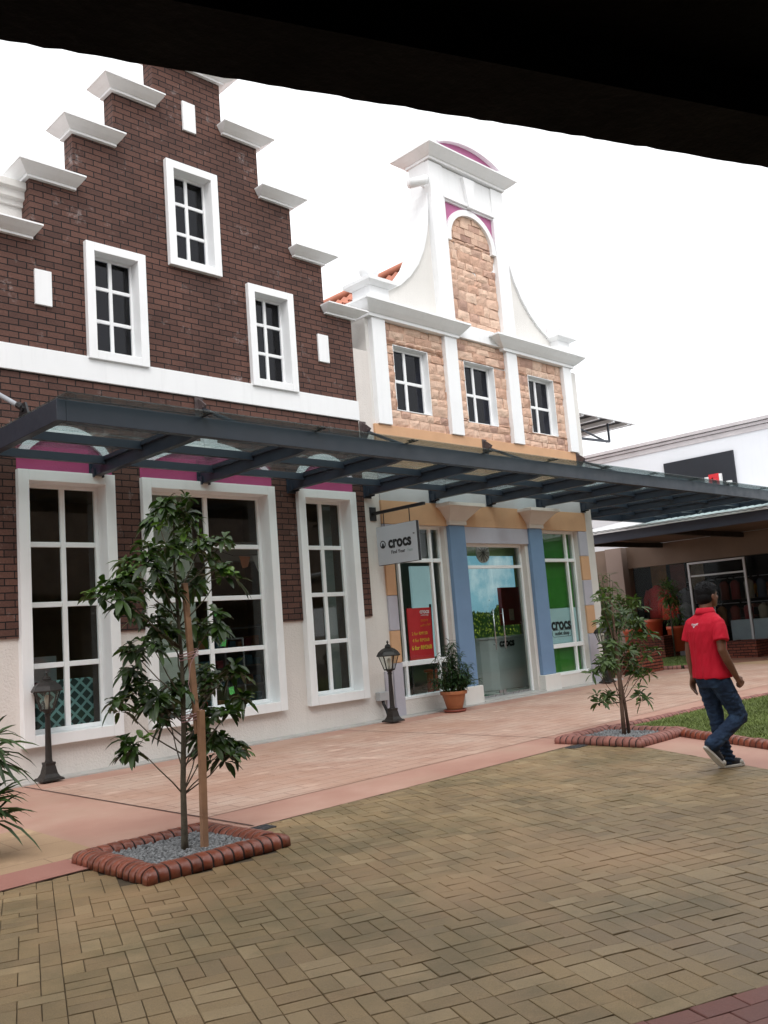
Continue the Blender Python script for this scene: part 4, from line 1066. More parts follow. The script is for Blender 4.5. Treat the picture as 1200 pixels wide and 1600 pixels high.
copy_tree(L1, label='black iron lantern post at the far right corner, half hidden by the small tree', loc=(16.95, 10.68, 0))
# the first stands on the kerb strip; the others on the same
cb = thing('cable_box', 'small pale grey cable box with a bent conduit low on the wall behind the lantern', 'cable box', (10.62, Y0, .4))
G().box(10.50, 10.72, Y0-.09, Y0+.028, .33, .47).build('box', M('pale_grey_plastic', (.45,.46,.47), .5), cb, bevel=.006)
G().tube([(10.60, Y0-.04, .33), (10.60, Y0-.06, .26), (10.64, Y0-.08, .16), (10.66, Y0-.1, .03)], .028, 10).build('conduit', M('black_conduit', (.02,.02,.022), .5), cb, smooth=True)
G().box(10.74, 10.90, Y0-.0, Y0+.029, .0, .8).build('back_plate', LAV, cb)

# ------------------------------------------------------------------ foliage
def leaf(g, base, d, up, L, W, droop=.25, fold=.18, seg=3):
    d = d.normalized(); s = d.cross(up)
    if s.length < 1e-3: s = d.cross(Vector((1,0,0)))
    s.normalize(); n = s.cross(d).normalized()
    prof = [(.0, .12), (.3, .75), (.62, 1.0), (.86, .62), (1, .02)] if seg > 2 else [(0, .12), (.5, 1), (1, .02)]
    o = len(g.v)
    for t_, wd in prof:
        c = base+d*L*t_-Vector((0,0,1))*droop*L*t_*t_
        h = n*W*wd*fold
        g.v += [tuple(c+s*W*wd*.5+h), tuple(c), tuple(c-s*W*wd*.5+h)]
    for i in range(len(prof)-1):
        a = o+i*3; g.f += [[a, a+1, a+4, a+3], [a+1, a+2, a+5, a+4]]
def leafmat(name, dark, light, rough=.38, spec=.5, trans=.25):
    m, nt, out = newmat(name); t = NT(nt); tc = t.n('ShaderNodeTexCoord').outputs['Object']
    g_ = t.n('ShaderNodeNewGeometry'); isl = g_.outputs['Random Per Island']
    n1 = t.noise(tc, 3.2, 4, .6)
    f = t.math('ADD', t.math('MULTIPLY', isl, .75), t.math('MULTIPLY', n1, .5))
    col = t.ramp(f, [(.15, dark), (.62, tuple((a+b)/2 for a, b in zip(dark, light))), (.98, light)])
    p = t.n('ShaderNodeBsdfPrincipled'); t.l(col, p.inputs['Base Color']); p.inputs['Roughness'].default_value = rough; p.inputs['Specular IOR Level'].default_value = spec
    tl = t.n('ShaderNodeBsdfTranslucent'); t.l(t.mix(1.0, col, (1.2,1.4,.6), 'MULTIPLY'), tl.inputs[0])
    mx = t.n('ShaderNodeMixShader'); mx.inputs[0].default_value = trans; t.l(p.outputs[0], mx.inputs[1]); t.l(tl.outputs[0], mx.inputs[2])
    t.l(mx.outputs[0], out.inputs[0]); return m
LEAF1 = leafmat('dark_glossy_leaf', (.005,.014,.004), (.045,.095,.014))
LEAF1B = leafmat('young_leaf', (.06,.13,.02), (.13,.24,.035))
BARK = M('mottled_bark', (.10,.085,.06), .85, .45, 9, .9, 60)
def rosette(g, c, axis, q, nl, L, W, droop, tilt=(.15, .9)):
    axis = axis.normalized(); a = axis.cross(Vector((.3,.2,1)) if abs(axis.z) < .9 else Vector((1,0,0))).normalized(); b = axis.cross(a)
    for k in range(nl):
        th = 2*PI*k/nl*1.0+q.uniform(-.4,.4); el = q.uniform(*tilt)
        d = (a*math.cos(th)+b*math.sin(th))*math.cos(el)+axis*math.sin(el)
        leaf(g, c+d*.012, d, axis+Vector((q.uniform(-.3,.3),)*3), L*q.uniform(.5,1.25), W*q.uniform(.65,1.25), q.uniform(.5,1.4)*droop)
def branch_to(g, trunk, tip, q, r=.0048):
    # leave the trunk lower than the tip, curve up
    hz = tip.z-.28-.25*abs((tip-Vector((trunk(tip.z).x, trunk(tip.z).y, tip.z))).length)
    hz = max(hz, .42); s = trunk(hz)
    m1 = s.lerp(tip, .5)+Vector((0,0,-.02+q.uniform(-.02,.03)))
    g.tube([s, s.lerp(m1, .5)+Vector((q.uniform(-.01,.01), q.uniform(-.01,.01), 0)), m1, m1.lerp(tip, .55)+Vector((0,0,.01)), tip], [r*1.3, r*1.15, r, r*.8, r*.5], 5)
q = random.Random(21)
B1 = [(3.62,2.56,.2),(3.46,2.47,.15),(3.75,2.41,.14),(3.36,2.18,.2),(3.25,2.05,.18),(3.12,1.93,.16),(2.97,1.90,.10),(3.2,1.86,.18),(3.5,1.96,.2),(3.6,2.2,.2),(3.84,2.24,.2),(4.04,2.27,.1),(4.05,2.04,.14),(3.78,2.0,.15),(3.44,1.69,.18),(3.57,1.61,.14),(3.8,1.61,.17),(3.95,1.67,.1),(3.22,1.48,.10),(3.38,1.52,.12),(3.21,1.22,.14),(3.37,1.11,.2),(3.5,.98,.17),(3.23,1.31,.12),(3.1,1.12,.08),(3.23,.80,.14),(3.6,1.22,.12),(3.83,1.27,.14),(3.85,1.12,.12),(4.08,1.29,.13),(4.15,1.05,.07),(4.02,.96,.07),(3.84,.95,.12),(3.86,.77,.12),(3.96,.64,.17),(4.06,.68,.12),(3.76,.82,.1)]
def trunk1(z):
    pts = [(0,3.575,5.92),(.5,3.585,5.92),(1.0,3.62,5.92),(1.5,3.63,5.93),(2.1,3.60,5.94),(2.7,3.64,5.93)]
    for a, b in zip(pts[:-1], pts[1:]):
        if z <= b[0]: k = (z-a[0])/(b[0]-a[0]); return Vector((a[1]+(b[1]-a[1])*k, a[2]+(b[2]-a[2])*k, z))
    return Vector((pts[-1][1], pts[-1][2], z))
tr1 = thing('young_tree', 'young dark-leaved tree tied to a wooden stake in the near tree pit', 'tree', (3.575, 5.92, 0), 'young trees in tree pits')
gt = G(); gl_, gy = G(), G()
gt.tube([trunk1(z) for z in [0, .12, .3, .5, .8, 1.1, 1.4, 1.8, 2.2, 2.6]], [.030, .026, .023, .021, .019, .017, .015, .012, .009, .004], 9)
for (x, z, r_b) in B1:
    yc = 5.93+q.uniform(-.30, .30)*(1 if abs(x-3.6) < .45 else .55); yc = 5.98+abs(yc-5.93) if 3.52 < x < 3.86 and z < 2.1 else yc; k = yc/5.93
    c = Vector((x*k if True else x, yc, 1.5+(z-1.5)*k)); gt_tip = c.copy()
    branch_to(gt, trunk1, gt_tip, q)
    for _ in range(max(4, int(54*r_b))):
        o = Vector((q.gauss(0,1), q.gauss(0,1), q.gauss(0,1))); o = o.normalized()*r_b*q.uniform(.1,.8)
        cc = c+o; gt.tube([c, cc], [.003, .002], 4)
        ax = (o.normalized()*.6+Vector((0,0,.9))).normalized()
        young = q.random() < (.20 if z > 1.7 else .07)
        rosette(gy if young else gl_, cc, ax, q, q.randint(7, 11),   .114 if not young else .085, .047, .55 if not young else .25, (-.2, .9))
gt.build('trunk', BARK, tr1, smooth=True); gl_.build('crown', LEAF1, tr1, fix=False, smooth=True); gy.build('young_leaves', LEAF1B, tr1, fix=False, smooth=True)
st = thing('wooden_stake', 'square reddish wooden stake tied with pink cord to the near tree', 'stake', (3.67, 5.82, 0))
g = G(); g.bar((3.665, 5.80, 0), (3.69, 5.80, 1.02), .048, .04); g.build('lower_stake', M('stake_wood', (.34,.19,.11), .7, .3, 5, .4, 50), st, bevel=.003)
g = G(); g.bar((3.682, 5.845, .85), (3.665, 5.90, 1.97), .045, .028); g.build('upper_stake', MATS['stake_wood'], st, bevel=.003)
PCORD = M('pink_cord', (.50,.30,.32), .7)
g = G(); 
for z, x0 in ((1.43, 3.685), (.98, 3.69)):
    t1 = trunk1(z)
    for dz in (-.01, .012, .03): g.tube([(x0+.035, 5.84, z+dz+.01), (x0, 5.80, z+dz), (x0-.05, 5.85, z+dz-.02), (t1.x-.03, t1.y-.02, z+dz-.03), (t1.x, t1.y+.03, z+dz-.01), (x0+.03, 5.9, z+dz+.01), (x0+.035, 5.84, z+dz+.01)], .0035, 5)
g.tube([(3.66, 5.79, 1.43), (3.62, 5.80, 1.36), (3.61, 5.82, 1.22), (3.63, 5.83, 1.16)], .003, 5)
g.build('cord', PCORD, st)
# second tree: narrow leaves
LEAF2 = leafmat('olive_narrow_leaf', (.012,.030,.008), (.08,.135,.03), .5)
q = random.Random(8)
B2 = [(9.76,1.72,.12),(10.1,1.60,.13),(9.6,1.58,.11),(10.33,1.55,.13),(9.99,1.45,.17),(9.68,1.42,.13),(10.38,1.34,.13),(10.6,1.2,.08),(9.86,1.27,.14),(10.22,1.22,.13),(9.68,1.08,.14),(9.98,1.01,.17),(10.3,.97,.14),(10.65,.93,.10),(9.5,.94,.12),(9.33,.83,.10),(9.62,.84,.12),(9.87,.91,.13),(10.15,.79,.12),(10.36,.70,.11),(9.33,.50,.10),(9.52,.53,.08),(10.3,.46,.11)]
def trunk2(z):
    return Vector((9.60+.03*z, 5.90, z))
tr2 = thing('young_tree', 'small thin-leaved tree in the far tree pit beside the lawn', 'tree', (9.60, 5.90, 0), 'young trees in tree pits')
gt, gl_ = G(), G()
gt.tube([trunk2(z) for z in [0, .3, .7, 1.1, 1.5, 1.7]], [.028, .024, .02, .015, .01, .005], 8)
gt.tube([(9.68,5.88,0), (9.655,5.88,.4), (9.64,5.9,.8), (9.72,5.92,1.2)], [.022,.018,.014,.008], 7)
for (x, z, r_b) in B2:
    x -= .19; yc = 5.9+q.uniform(-.25, .25); k = yc/5.9; c = Vector((x*k, yc, 1.5+(z-1.5)*k))
    branch_to(gt, trunk2, c, q, .0045)
    for _ in range(max(4, int(52*r_b))):
        o = Vector((q.gauss(0,1), q.gauss(0,1), q.gauss(0,1))).normalized()*r_b*q.uniform(.1,.9)
        rosette(gl_, c+o, (o.normalized()*.7+Vector((0,0,.8))), q, q.randint(7, 10), .12, .034, .35, (-.1, .9))
gt.build('trunk', M('brown_bark', (.11,.065,.045), .85, .4, 9, .8, 60), tr2, smooth=True); gl_.build('crown', LEAF2, tr2, fix=False, smooth=True)
# potted plant by the door
pp = thing('potted_plant', 'bushy dark green plant in a terracotta pot beside the shop door', 'potted plant', (11.83, 10.58, 0))
POT = M('terracotta_pot', (.36,.13,.055), .55, .12, 6, .2, 60)
X_, Y_ = 11.86, 10.58
G().lathe([(.10,.045), (.135,.05), (.205,.30), (.235,.305), (.24,.36), (.215,.362), (.20,.33)], (X_, Y_, 0), 28).build('pot', POT, pp, smooth=True, bevel=.003)
G().lathe([(.16,.005), (.19,.012), (.205,.045), (.19,.046), (.18,.02)], (X_, Y_, 0), 28).build('saucer', M('red_brown_saucer', (.24,.055,.035), .55), pp, smooth=True)
G().lathe([(.2,.32), (.0,.325)], (X_, Y_, 0), 18).build('soil', M('dark_soil', (.03,.02,.015), .95), pp)
q = random.Random(4); gt, gl_ = G(), G()
for _ in range(50):
    a = q.uniform(0, 2*PI); rad = q.uniform(.02, .50); h = q.uniform(.5, 1.22)*(1-.35*rad/.5)
    b0 = Vector((X_+.3*rad*math.cos(a), Y_+.3*rad*math.sin(a), .33)); tp = Vector((X_+rad*math.cos(a), Y_+rad*math.sin(a)*.8, h+.05))
    m_ = b0.lerp(tp, .6)+Vector((0,0,.06)); gt.tube([b0, b0.lerp(m_, .5), m_, tp], [.007,.006,.005,.003], 5)
    for s_ in range(9):
        k = .25+.75*s_/8; pt = b0.lerp(tp, k)+Vector((0,0,.05*math.sin(PI*k)))
        for _k in range(3):
            th = q.uniform(0, 2*PI); d = Vector((math.cos(th), math.sin(th), q.uniform(-.1,.9)))
            leaf(gl_, pt, d, Vector((0,0,1)), q.uniform(.11,.19), .026, q.uniform(.2,.8))
gt.build('stems', M('green_stem', (.05,.07,.02), .7), pp); gl_.build('leaves', leafmat('oleander_leaf', (.008,.022,.010), (.05,.10,.035), .45), pp, fix=False, smooth=True)
# spiky plant at left edge
sp = thing('spiky_palm', 'spiky long-leaved palm poking in at the left edge of the view', 'palm', (2.42, 7.25, 0))
q = random.Random(31); g = G(); gs = G()
PALM = leafmat('palm_blade', (.008,.022,.008), (.07,.13,.04), .45)
for _ in range(150):
    a = q.uniform(0, 2*PI); z0 = q.choice((.3, .4, .72, .85))+q.uniform(-.05, .05); c = Vector((2.68, 7.25, z0)); el = q.uniform(-.1, 1.1)
    d = Vector((math.cos(a)*math.cos(el), math.sin(a)*math.cos(el), math.sin(el)))
    L = q.uniform(.28, .46)
    leaf(g, c, d, Vector((0,0,1)), L, q.uniform(.030,.048), q.uniform(.25,.8), .35, 3)
gs.tube([(2.62,7.25,0), (2.66,7.25,.4), (2.68,7.25,.78)], [.04,.03,.02], 8)
gs.build('stem', BARK, sp); g.build('fronds', PALM, sp, fix=False)
# ------------------------------------------------------------------ building on the right (faces the camera's left)
rb = thing('shop_building', 'long white rendered shop building with a dark eave on the far right', 'building', (26, 10, 0))
XW = 26.0
RW = M('cool_white_render', (.76,.78,.82), .75, .03, .8, .3, 50, streak=.06)
G().box(XW, XW+.3, -4, 24, 3.55, 6.45).build('upper_wall', RW, rb)
g = G(); g.box(XW-.03, XW+.35, -4, 24, 6.45, 6.60).box(XW-.08, XW+.4, -4, 24, 6.62, 6.70).box(XW-.14, XW+.45, -4, 24, 6.72, 6.82).box(XW, XW+.3, -4, 24, 6.6, 6.72); g.build('parapet', M('pale_pink_grey_trim', (.56,.53,.54), .7), rb, bevel=.006)
G().box(XW-.02, XW+.3, -4, 24, 2.86, 3.55).build('brown_band', M('brown_render', (.20,.145,.11), .8, .1, 1), rb)
# shop glass line: ledge, posts, door
G().box(XW-.05, XW+.3, 13.12, 24, .0, .44).box(XW-.05, XW+.3, -4, 11.28, .0, .40).build('ledge', M('pale_ledge', (.42,.45,.48), .5), rb, bevel=.01)
G().box(XW-.1, XW+.3, 11.28, 13.12, 0, .36).build('threshold', MATS['pale_ledge'], rb)
G().box(XW-.35, XW+.28, 15.15, 15.75, 0, 3.55).build('pier', M('mauve_brown_render', (.30,.235,.205), .8, .08, 1), rb, bevel=.01)
G().box(XW-.3, XW+.2, 15.76, 24, .44, 2.86).build('end_wall', MATS['brown_render'], rb)
ALU = M('aluminium_frame', (.50,.50,.51), .4, .05, 2, metallic=.3)
dfm = G(); 
for y in (11.30, 13.04): dfm.box(XW-.05, XW+.02, y, y+.07, .36, 2.83)
dfm.box(XW-.05, XW+.02, 11.37, 13.04, 2.77, 2.83).box(XW-.05, XW+.02, 11.37, 13.04, 2.38, 2.43).build('door_frame', ALU, rb, bevel=.004)
DG = glassmat('shop_glass', (.92,.94,.94), .14)
dd = G().box(XW-.02, XW-.01, 11.38, 12.2, .38, 2.37).box(XW-.02, XW-.01, 12.22, 13.03, .38, 2.37).build('door', DG, rb)
G().tube([(XW-.08, 12.36, .95), (XW-.08, 12.36, 1.95)], .016, 8).build('handle', MATS['chrome'], dd)
G().box(XW-.02, XW-.01, 11.38, 13.03, 2.44, 2.76).build('transom_pane', DG, dfm and rb)
g = G(); g.box(XW-.02, XW-.01, 13.12, 15.14, .45, 2.855).box(XW-.02, XW-.01, -4, 11.29, .41, 2.855); g.build('shop_window', DG, rb)
g = G(); g.box(XW-.04, XW+.01, 8.8, 8.86, .41, 2.85).box(XW-.04, XW+.01, 6, 6.06, .41, 2.85); g.build('glazing_bar', ALU, rb)
def room_x(name, parent, x0, x1, y0, y1, z0, z1, mat):
    g = G(); q_ = lambda *p: g.add(p, [(0,1,2,3)])
    q_((x1,y0,z0), (x1,y1,z0), (x1,y1,z1), (x1,y0,z1)); q_((x0,y0,z0), (x1,y0,z0), (x1,y0,z1), (x0,y0,z1)); q_((x0,y1,z0), (x0,y1,z1), (x1,y1,z1), (x1,y1,z0))
    q_((x0,y0,z1), (x1,y0,z1), (x1,y1,z1), (x0,y1,z1)); q_((x0,y0,z0), (x0,y1,z0), (x1,y1,z0), (x1,y0,z0)); return g.build(name, mat, parent, fix=False)
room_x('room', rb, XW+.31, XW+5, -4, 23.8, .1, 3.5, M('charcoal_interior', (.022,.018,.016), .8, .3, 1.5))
# eave
G().box(21.4, 21.52, -4, 14.4, 3.40, 3.655).build('fascia', M('navy_fascia', (.045,.05,.075), .5), rb, bevel=.005)
def corr(x0, z0, x1, z1, y0, y1, pitch=.19):
    g = G(); n = int((y1-y0)/pitch*4); o = 0
    for k in range(n+1):
        y = y0+(y1-y0)*k/n; h = (.0, .03, .03, .0)[k % 4]
        g.v += [(x0, y, z0+h), (x1, y, z1+h), (x0, y, z0-.022+h), (x1, y, z1-.022+h)]
    for k in range(n):
        a = 4*k; g.f += [[a, a+1, a+5, a+4], [a+2, a+6, a+7, a+3], [a, a+4, a+6, a+2]]
    return g
ev = corr(21.30, 3.70, 26.0, 4.45, -4, 14.45).build('eave_roof', M('white_metal_sheet', (.72,.73,.74), .45, .03, 1, metallic=0), rb, fix=False)
g = G(); g.box(21.3, 21.33, -4, 14.45, 3.655, 3.735); g.build('drip_edge', MATS['white_metal_sheet'], rb)
CEI = M('brown_soffit', (.17,.115,.085), .8, .15, 1)
g = G(); g.add([(21.5,-4,3.62), (21.5,14.4,3.62), (25.98,14.4,3.56), (25.98,-4,3.56)], [(0,1,2,3)]); g.build('soffit', CEI, rb, fix=False)
for y in (3.5, 6.0, 8.6, 11.2, 13.8): G().box(21.53, 25.9, y, y+.14, 3.40, 3.54).build('soffit_beam', M('black_brown_beam', (.02,.015,.013), .6), rb)
for y in (7.4, 10.6, 13.9):
    G().tube([(22.0, y, 3.87), (22.06, y-.04, 3.93)], .03, 6).build('sheet_clamp', BLACK, rb)
# black fascia sign with the red and white block letter
sg = thing('fascia_sign', 'big black rectangular sign with a red and white block letter on the white upper wall', 'sign', (XW-.05, 12.35, 5))
G().box(XW-.06, XW-.001, 11.22, 13.48, 4.15, 6.02).build('board', M('matt_black_board', (.012,.015,.022), .5, .2, 2), sg, bevel=.004)
REDB = M('red_letter', (.62,.03,.04), .4); WHB = M('white_letter', (.8,.8,.8), .4)
def lx(name, mat, polys, x0, x1):
    g = G()
    for p in polys: g.prism(p, x0, x1, axis='x')
    return g.build(name, mat, sg)
x0, x1 = XW-.13, XW-.06
# letter drawn in (y,z); reading direction is -y
def R(y0, y1, z0, z1): return [(y0, z0), (y1, z0), (y1, z1), (y0, z1)]
Lz, Hz = 4.62, 5.40
lx('letter', REDB, [R(11.71, 12.03, Hz-.10, Hz), R(11.71, 11.79, Lz, Hz-.1), R(11.95, 12.03, Lz, Hz-.1), R(11.79, 11.95, 4.98, 5.06)], x0, x1)
lx('letter_infill', REDB, [R(11.791, 11.90, 5.20, 5.299)], x0+.01, x1)
lx('letter_edge', WHB, [R(11.63, 11.705, Lz, Hz-.02), R(12.035, 12.16, Lz, Hz-.06), R(11.79, 11.95, Lz, 4.90)], x0, x1)
lx('letter', WHB, [R(12.50, 12.58, Lz, 5.17), R(12.50, 12.8, Lz, 4.72)], x0, x1)
lx('letter', WHB, [R(11.35, 11.50, 5.06, 5.12), R(11.35, 11.42, Lz, 5.05)], x0, x1)
# goods in the far shop: jackets on rails, posters
GOODS = []
def jacket(y, z, col, label, s_=1.0, x=26.9):
    m_ = M('cloth_'+col[0], col[1], .85, .15, 6)
    r = thing('hanging_jacket', label, 'jacket', (x, y, z), 'jackets on display in the far shop')
    g = G(); P = []
    for zz, w_, d_ in ((-.36, .23, .12), (-.30, .24, .13), (0, .21, .12), (.18, .23, .12), (.26, .20, .10), (.30, .09, .07), (.34, .06, .06)):
        P.append([(x+d_*s_*math.cos(2*PI*k/12), y+w_*s_*math.sin(2*PI*k/12)*1.0, z+zz*s_) for k in range(12)])
    g.rings(P); g.build('body', m_, r, smooth=True)
    for sd_ in (-1, 1): G().tube([(x, y+sd_*.19*s_, z+.23*s_), (x-.02, y+sd_*.27*s_, z+.05*s_), (x-.04, y+sd_*.29*s_, z-.22*s_)], [.075*s_, .065*s_, .05*s_], 10).build('sleeve', m_, r, smooth=True)
    return r
jacket(14.55, 1.75, ('dark_red', (.42,.03,.025)), 'large dark red jacket hanging in the far shop window', 1.5, 26.6)
jacket(14.15, 1.55, ('bright_red', (.70,.05,.03)), 'bright red jacket hanging right of the large dark red one', 1.15, 26.5)
jacket(13.65, 1.75, ('charcoal', (.06,.06,.065)), 'charcoal jacket hanging between the red jacket and the shop door', 1.0, 26.7)
jacket(13.55, 1.30, ('grey', (.12,.12,.12)), 'grey jacket hanging on the lower rail near the shop door', 1.0, 26.5)
jacket(12.0, 1.9, ('mustard', (.45,.22,.03)), 'mustard jacket seen through the glass door of the far shop', .7, 28.5)
jacket(11.7, 1.85, ('rust', (.28,.07,.03)), 'rust coloured jacket seen through the far glass door, right of the mustard one', .7, 28.4)
jacket(12.3, 1.95, ('maroon', (.14,.02,.02)), 'maroon jacket seen through the far glass door, left of the mustard one', .7, 28.6)
def panel(nm, y0, y1, z0, z1, mat, label, x=27.4, cat='poster'):
    return tag(G().box(x, x+.03, y0, y1, z0, z1).build(nm, mat, at=(x, (y0+y1)/2, z0)), label, cat)
panel('wall_poster', 14.6, 15.15, 2.0, 2.95, M('orange_print', (.55,.28,.10), .6, .35, 3.5), 'orange printed poster high in the far shop window')
panel('wall_poster', 13.95, 14.45, 1.9, 2.9, M('brown_print', (.20,.06,.045), .6, .4, 4), 'dark red printed poster right of the orange one')
panel('wall_poster', 13.3, 13.8, 2.0, 2.9, M('khaki_print', (.16,.12,.07), .6, .4, 4), 'dim khaki poster nearest the far shop door')
panel('wall_poster', 10.2, 10.5, 1.7, 2.7, M('amber_print', (.55,.30,.12), .6, .35, 3), 'amber poster at the right edge inside the far shop')
tag(G().box(26.6, 27.2, 11.02, 12.25, .36, .98).build('glass_counter', M('blue_grey_counter', (.33,.39,.43), .45), at=(26.9, 11.6, .36), bevel=.01), 'pale blue grey counter block behind the far glass door', 'counter')
rl = thing('shoe_rack', 'dim rack of shoes and folded goods above the blue grey counter', 'rack', (28, 11.6, .1))
for z in (1.0, 1.3, 1.6): 
    sh_ = G().box(28.1, 28.5, 10.9, 12.6, z, z+.03).build('shelf', M('dark_shelf', (.05,.04,.035), .6), rl)
q = random.Random(3)
for z in (1.03, 1.33):
    for k in range(8): G().box(28.12, 28.35, 11.0+k*.19, 11.12+k*.19, z, z+q.uniform(.06,.14)).build('folded_goods', M('goods_%d' % (k % 3), [(.3,.12,.08), (.25,.22,.2), (.12,.05,.04)][k % 3], .8), rl, bevel=.01)

# brick planters
RBR = brickmat('rustic_red_brick', (.27,.075,.045), (.17,.045,.03), (.02,.012,.010), .21, .075, .009, bump=1.0)
def planter(x0, x1, y0, y1, h, label, hollow=True):
    r = thing('brick_planter', label, 'planter', ((x0+x1)/2, (y0+y1)/2, 0), 'rustic brick planters')
    g = G(); t_ = .11
    for k in range(int(round(h/.078))):
        z0 = k*.078; o_ = .006*((k*7) % 3-1)
        g.box(x0-o_, x1+o_, y0-o_, y0+t_, z0+.0, z0+.072).box(x0-o_, x1+o_, y1-t_, y1+o_, z0, z0+.072).box(x0-o_, x0+t_, y0+t_, y1-t_, z0, z0+.072).box(x1-t_, x1+o_, y0+t_, y1-t_, z0, z0+.072)
    g.box(x0+.02, x1-.02, y0+.02, y1-.02, 0, h-.06)
    g.build('bricks', RBR, r, bevel=.008); return r
planter(19.15, 20.35, 11.2, 12.2, .47, 'rustic red brick planter behind the small tree, at the corner of the stone house')
planter(24.45, 25.35, 13.35, 14.5, .70, 'rustic red brick planter below the orange pots of the far shop')
planter(24.0, 24.9, 10.42, 11.30, .44, 'rustic red brick planter standing alone right of the person')
# small lawn with curved edging by the far planters
sl_ = [(20.55, 11.3), (20.7, 10.9), (21.1, 10.55), (21.8, 10.6), (25.3, 12.2), (25.5, 15.2), (21.5, 14.5), (20.5, 12.2)]
sheet('small_lawn', sl_, .02, MATS['lawn_soil'])
tag(grass(lambda x, y: in_poly(x, y, sl_), (20.4, 25.6, 10.5, 15.2), 16000, 9, .02, .03, .07, .012).build('grass', GRASS, fix=False), 'short green grass of the small far lawn', None, None, 'stuff')
gb, gm = G(), G()
for a, b in zip(sl_[:4], sl_[1:5]):
    d = Vector((b[0]-a[0], b[1]-a[1])); edging(gb, gm, a, b, Vector((d.y, -d.x)), .14, .09, .10, (False, False))
r = thing('lawn_edging', 'short curved run of pale pink edging bricks round the small far lawn', 'edging', (21, 10.9, 0)); gb.build('edging_bricks', EDGEO, r); gm.build('mortar', EDGEM, r)
G2_ = []
struct(sheet('brown_soil_patch', [(22.1,10.2), (23.0,9.5), (23.2,9.9), (25.4,9.8), (25.6,11.5), (23.6,11.6), (22.6,11)], .012, M('red_brown_soil', (.23,.10,.06), .95, .2, 4)))
# orange pots with shrubs on the ledge
ORP = M('orange_pot', (.50,.085,.035), .5, .12, 3)
def bush(parent, c, rx, rz, n, q, L=.14, W=.06, mat=None, nm='foliage'):
    g = G()
    for _ in range(n):
        o = Vector((q.gauss(0,1), q.gauss(0,1), q.gauss(0,1))).normalized(); rr_ = q.uniform(.35, 1)
        p = Vector(c)+Vector((o.x*rx, o.y*rx, o.z*rz))*rr_
        leaf(g, p, o+Vector((q.uniform(-.5,.5), q.uniform(-.5,.5), q.uniform(-.2,.7))), Vector((0,0,1)), L*q.uniform(.7,1.2), W, .4, .15, 2)
    return g.build(nm, mat or LEAF2, parent, fix=False)
SHR = leafmat('fresh_shrub_leaf', (.02,.05,.012), (.12,.22,.05), .5)
q = random.Random(15)
for (x, y, z0, h, r_, lb, bh_, br) in ((25.2, 14.75, .0, .95, .30, 'low orange round pot left of the tall one by the far shop', 1.15, .22), (25.15, 14.0, .45, .75, .26, 'tall orange tapered pot on the far brick planter', 0, 0), (25.2, 13.3, .2, .75, .28, 'orange pot with a leafy shrub beside the far shop door', 1.35, .35), (25.6, 10.25, .2, .75, .25, 'orange pot at the right edge by the far shop', 0, 0)):
    r = thing('orange_pot', lb, 'pot', (x, y, z0), 'orange pots by the far shop')
    G().lathe([(r_*.72, 0), (r_*.8, .02), (r_, h*.86), (r_*1.08, h*.87), (r_*1.08, h), (r_*.92, h), (r_*.85, h-.08)], (x, y, z0), 20).build('pot', ORP, r, smooth=True)
    if bh_: bush(r, (x, y, bh_), br, br*1.2, 260, q, .14, .05, SHR); G().tube([(x,y,z0+h-.1), (x,y,bh_)], .02, 6).build('stem', BARK, r)
dw = thing('leafy_shrub', 'bright green bushy shrub just left of the walking person, before the far shop door', 'shrub', (24.9, 13.5, 0))
bush(dw, (24.9, 13.25, 1.95), .32, .42, 420, q, .15, .06, SHR); G().tube([(24.9,13.3,0), (24.88,13.27,1.0), (24.9,13.25,1.8)], [.03,.025,.015], 7).build('stem', BARK, dw)
# tall bamboo-like shrub at the corner of the stone house
bs = thing('corner_shrub', 'tall narrow-leaved shrub against the right corner of the stone house', 'shrub', (18.25, 11.5, 0))
g, gs = G(), G()
for _ in range(30):
    a = q.uniform(0, 2*PI); rad = q.uniform(.05, .62); tp = Vector((18.3+rad*math.cos(a), 11.4+rad*math.sin(a)*.6, q.uniform(1.3, 2.75)*(1-.2*rad))); b0 = Vector((18.3+.2*math.cos(a)*rad, 11.4, 0))
    gs.tube([b0, b0.lerp(tp, .5), tp], [.012,.01,.005], 5)
    for s_ in range(14):
        k = .25+.75*s_/13; pt = b0.lerp(tp, k)
        for _k in range(4):
            th = q.uniform(0, 2*PI); leaf(g, pt, Vector((math.cos(th), math.sin(th), q.uniform(-.1,.9))), Vector((0,0,1)), q.uniform(.18,.32), .032, q.uniform(.2,.7))
gs.build('stems', MATS['green_stem'], bs); g.build('leaves', leafmat('corner_leaf', (.018,.045,.012), (.10,.20,.05), .5), bs, fix=False)
# low leafy ground plants near the edging right of the lawn pit: shrubs between planters
# louvred awning behind the stone house
la = thing('louvred_awning', 'dark flat awning with white slats on a thin post behind the stone house', 'awning', (21, 13.5, 0))
SX0, SX1, SY0, SY1 = 19.6, 23.5, 13.0, 17.0
g = G()
g.box(SX0, SX1+.05, SY0-.06, SY0, 6.92, 7.02).box(SX1, SX1+.05, SY0, SY1, 6.92, 7.0).build('rim', WHITE2, la)
G().box(SX0, SX1, SY0, SY1, 6.985, 7.005).build('roof_sheet', M('dark_plum_sheet', (.02,.017,.022), .6), la)
for k in range(5): x = SX0+.35+k*.8; G().box(x, x+.12, SY0, SY1, 6.88, 6.98).build('slat', WHITE2, la)
g = G(); g.box(20.82, 20.9, 13.2, 13.28, 0, 6.9); g.bar((20.86,13.2,6.3), (22.4,13.2,6.35), .06); g.bar((22.4,13.2,6.35), (22.4,13.2,6.9), .05); g.bar((20.86,13.22,6.6), (22.3,13.22,6.33), .04); g.build('post', STEEL, la)
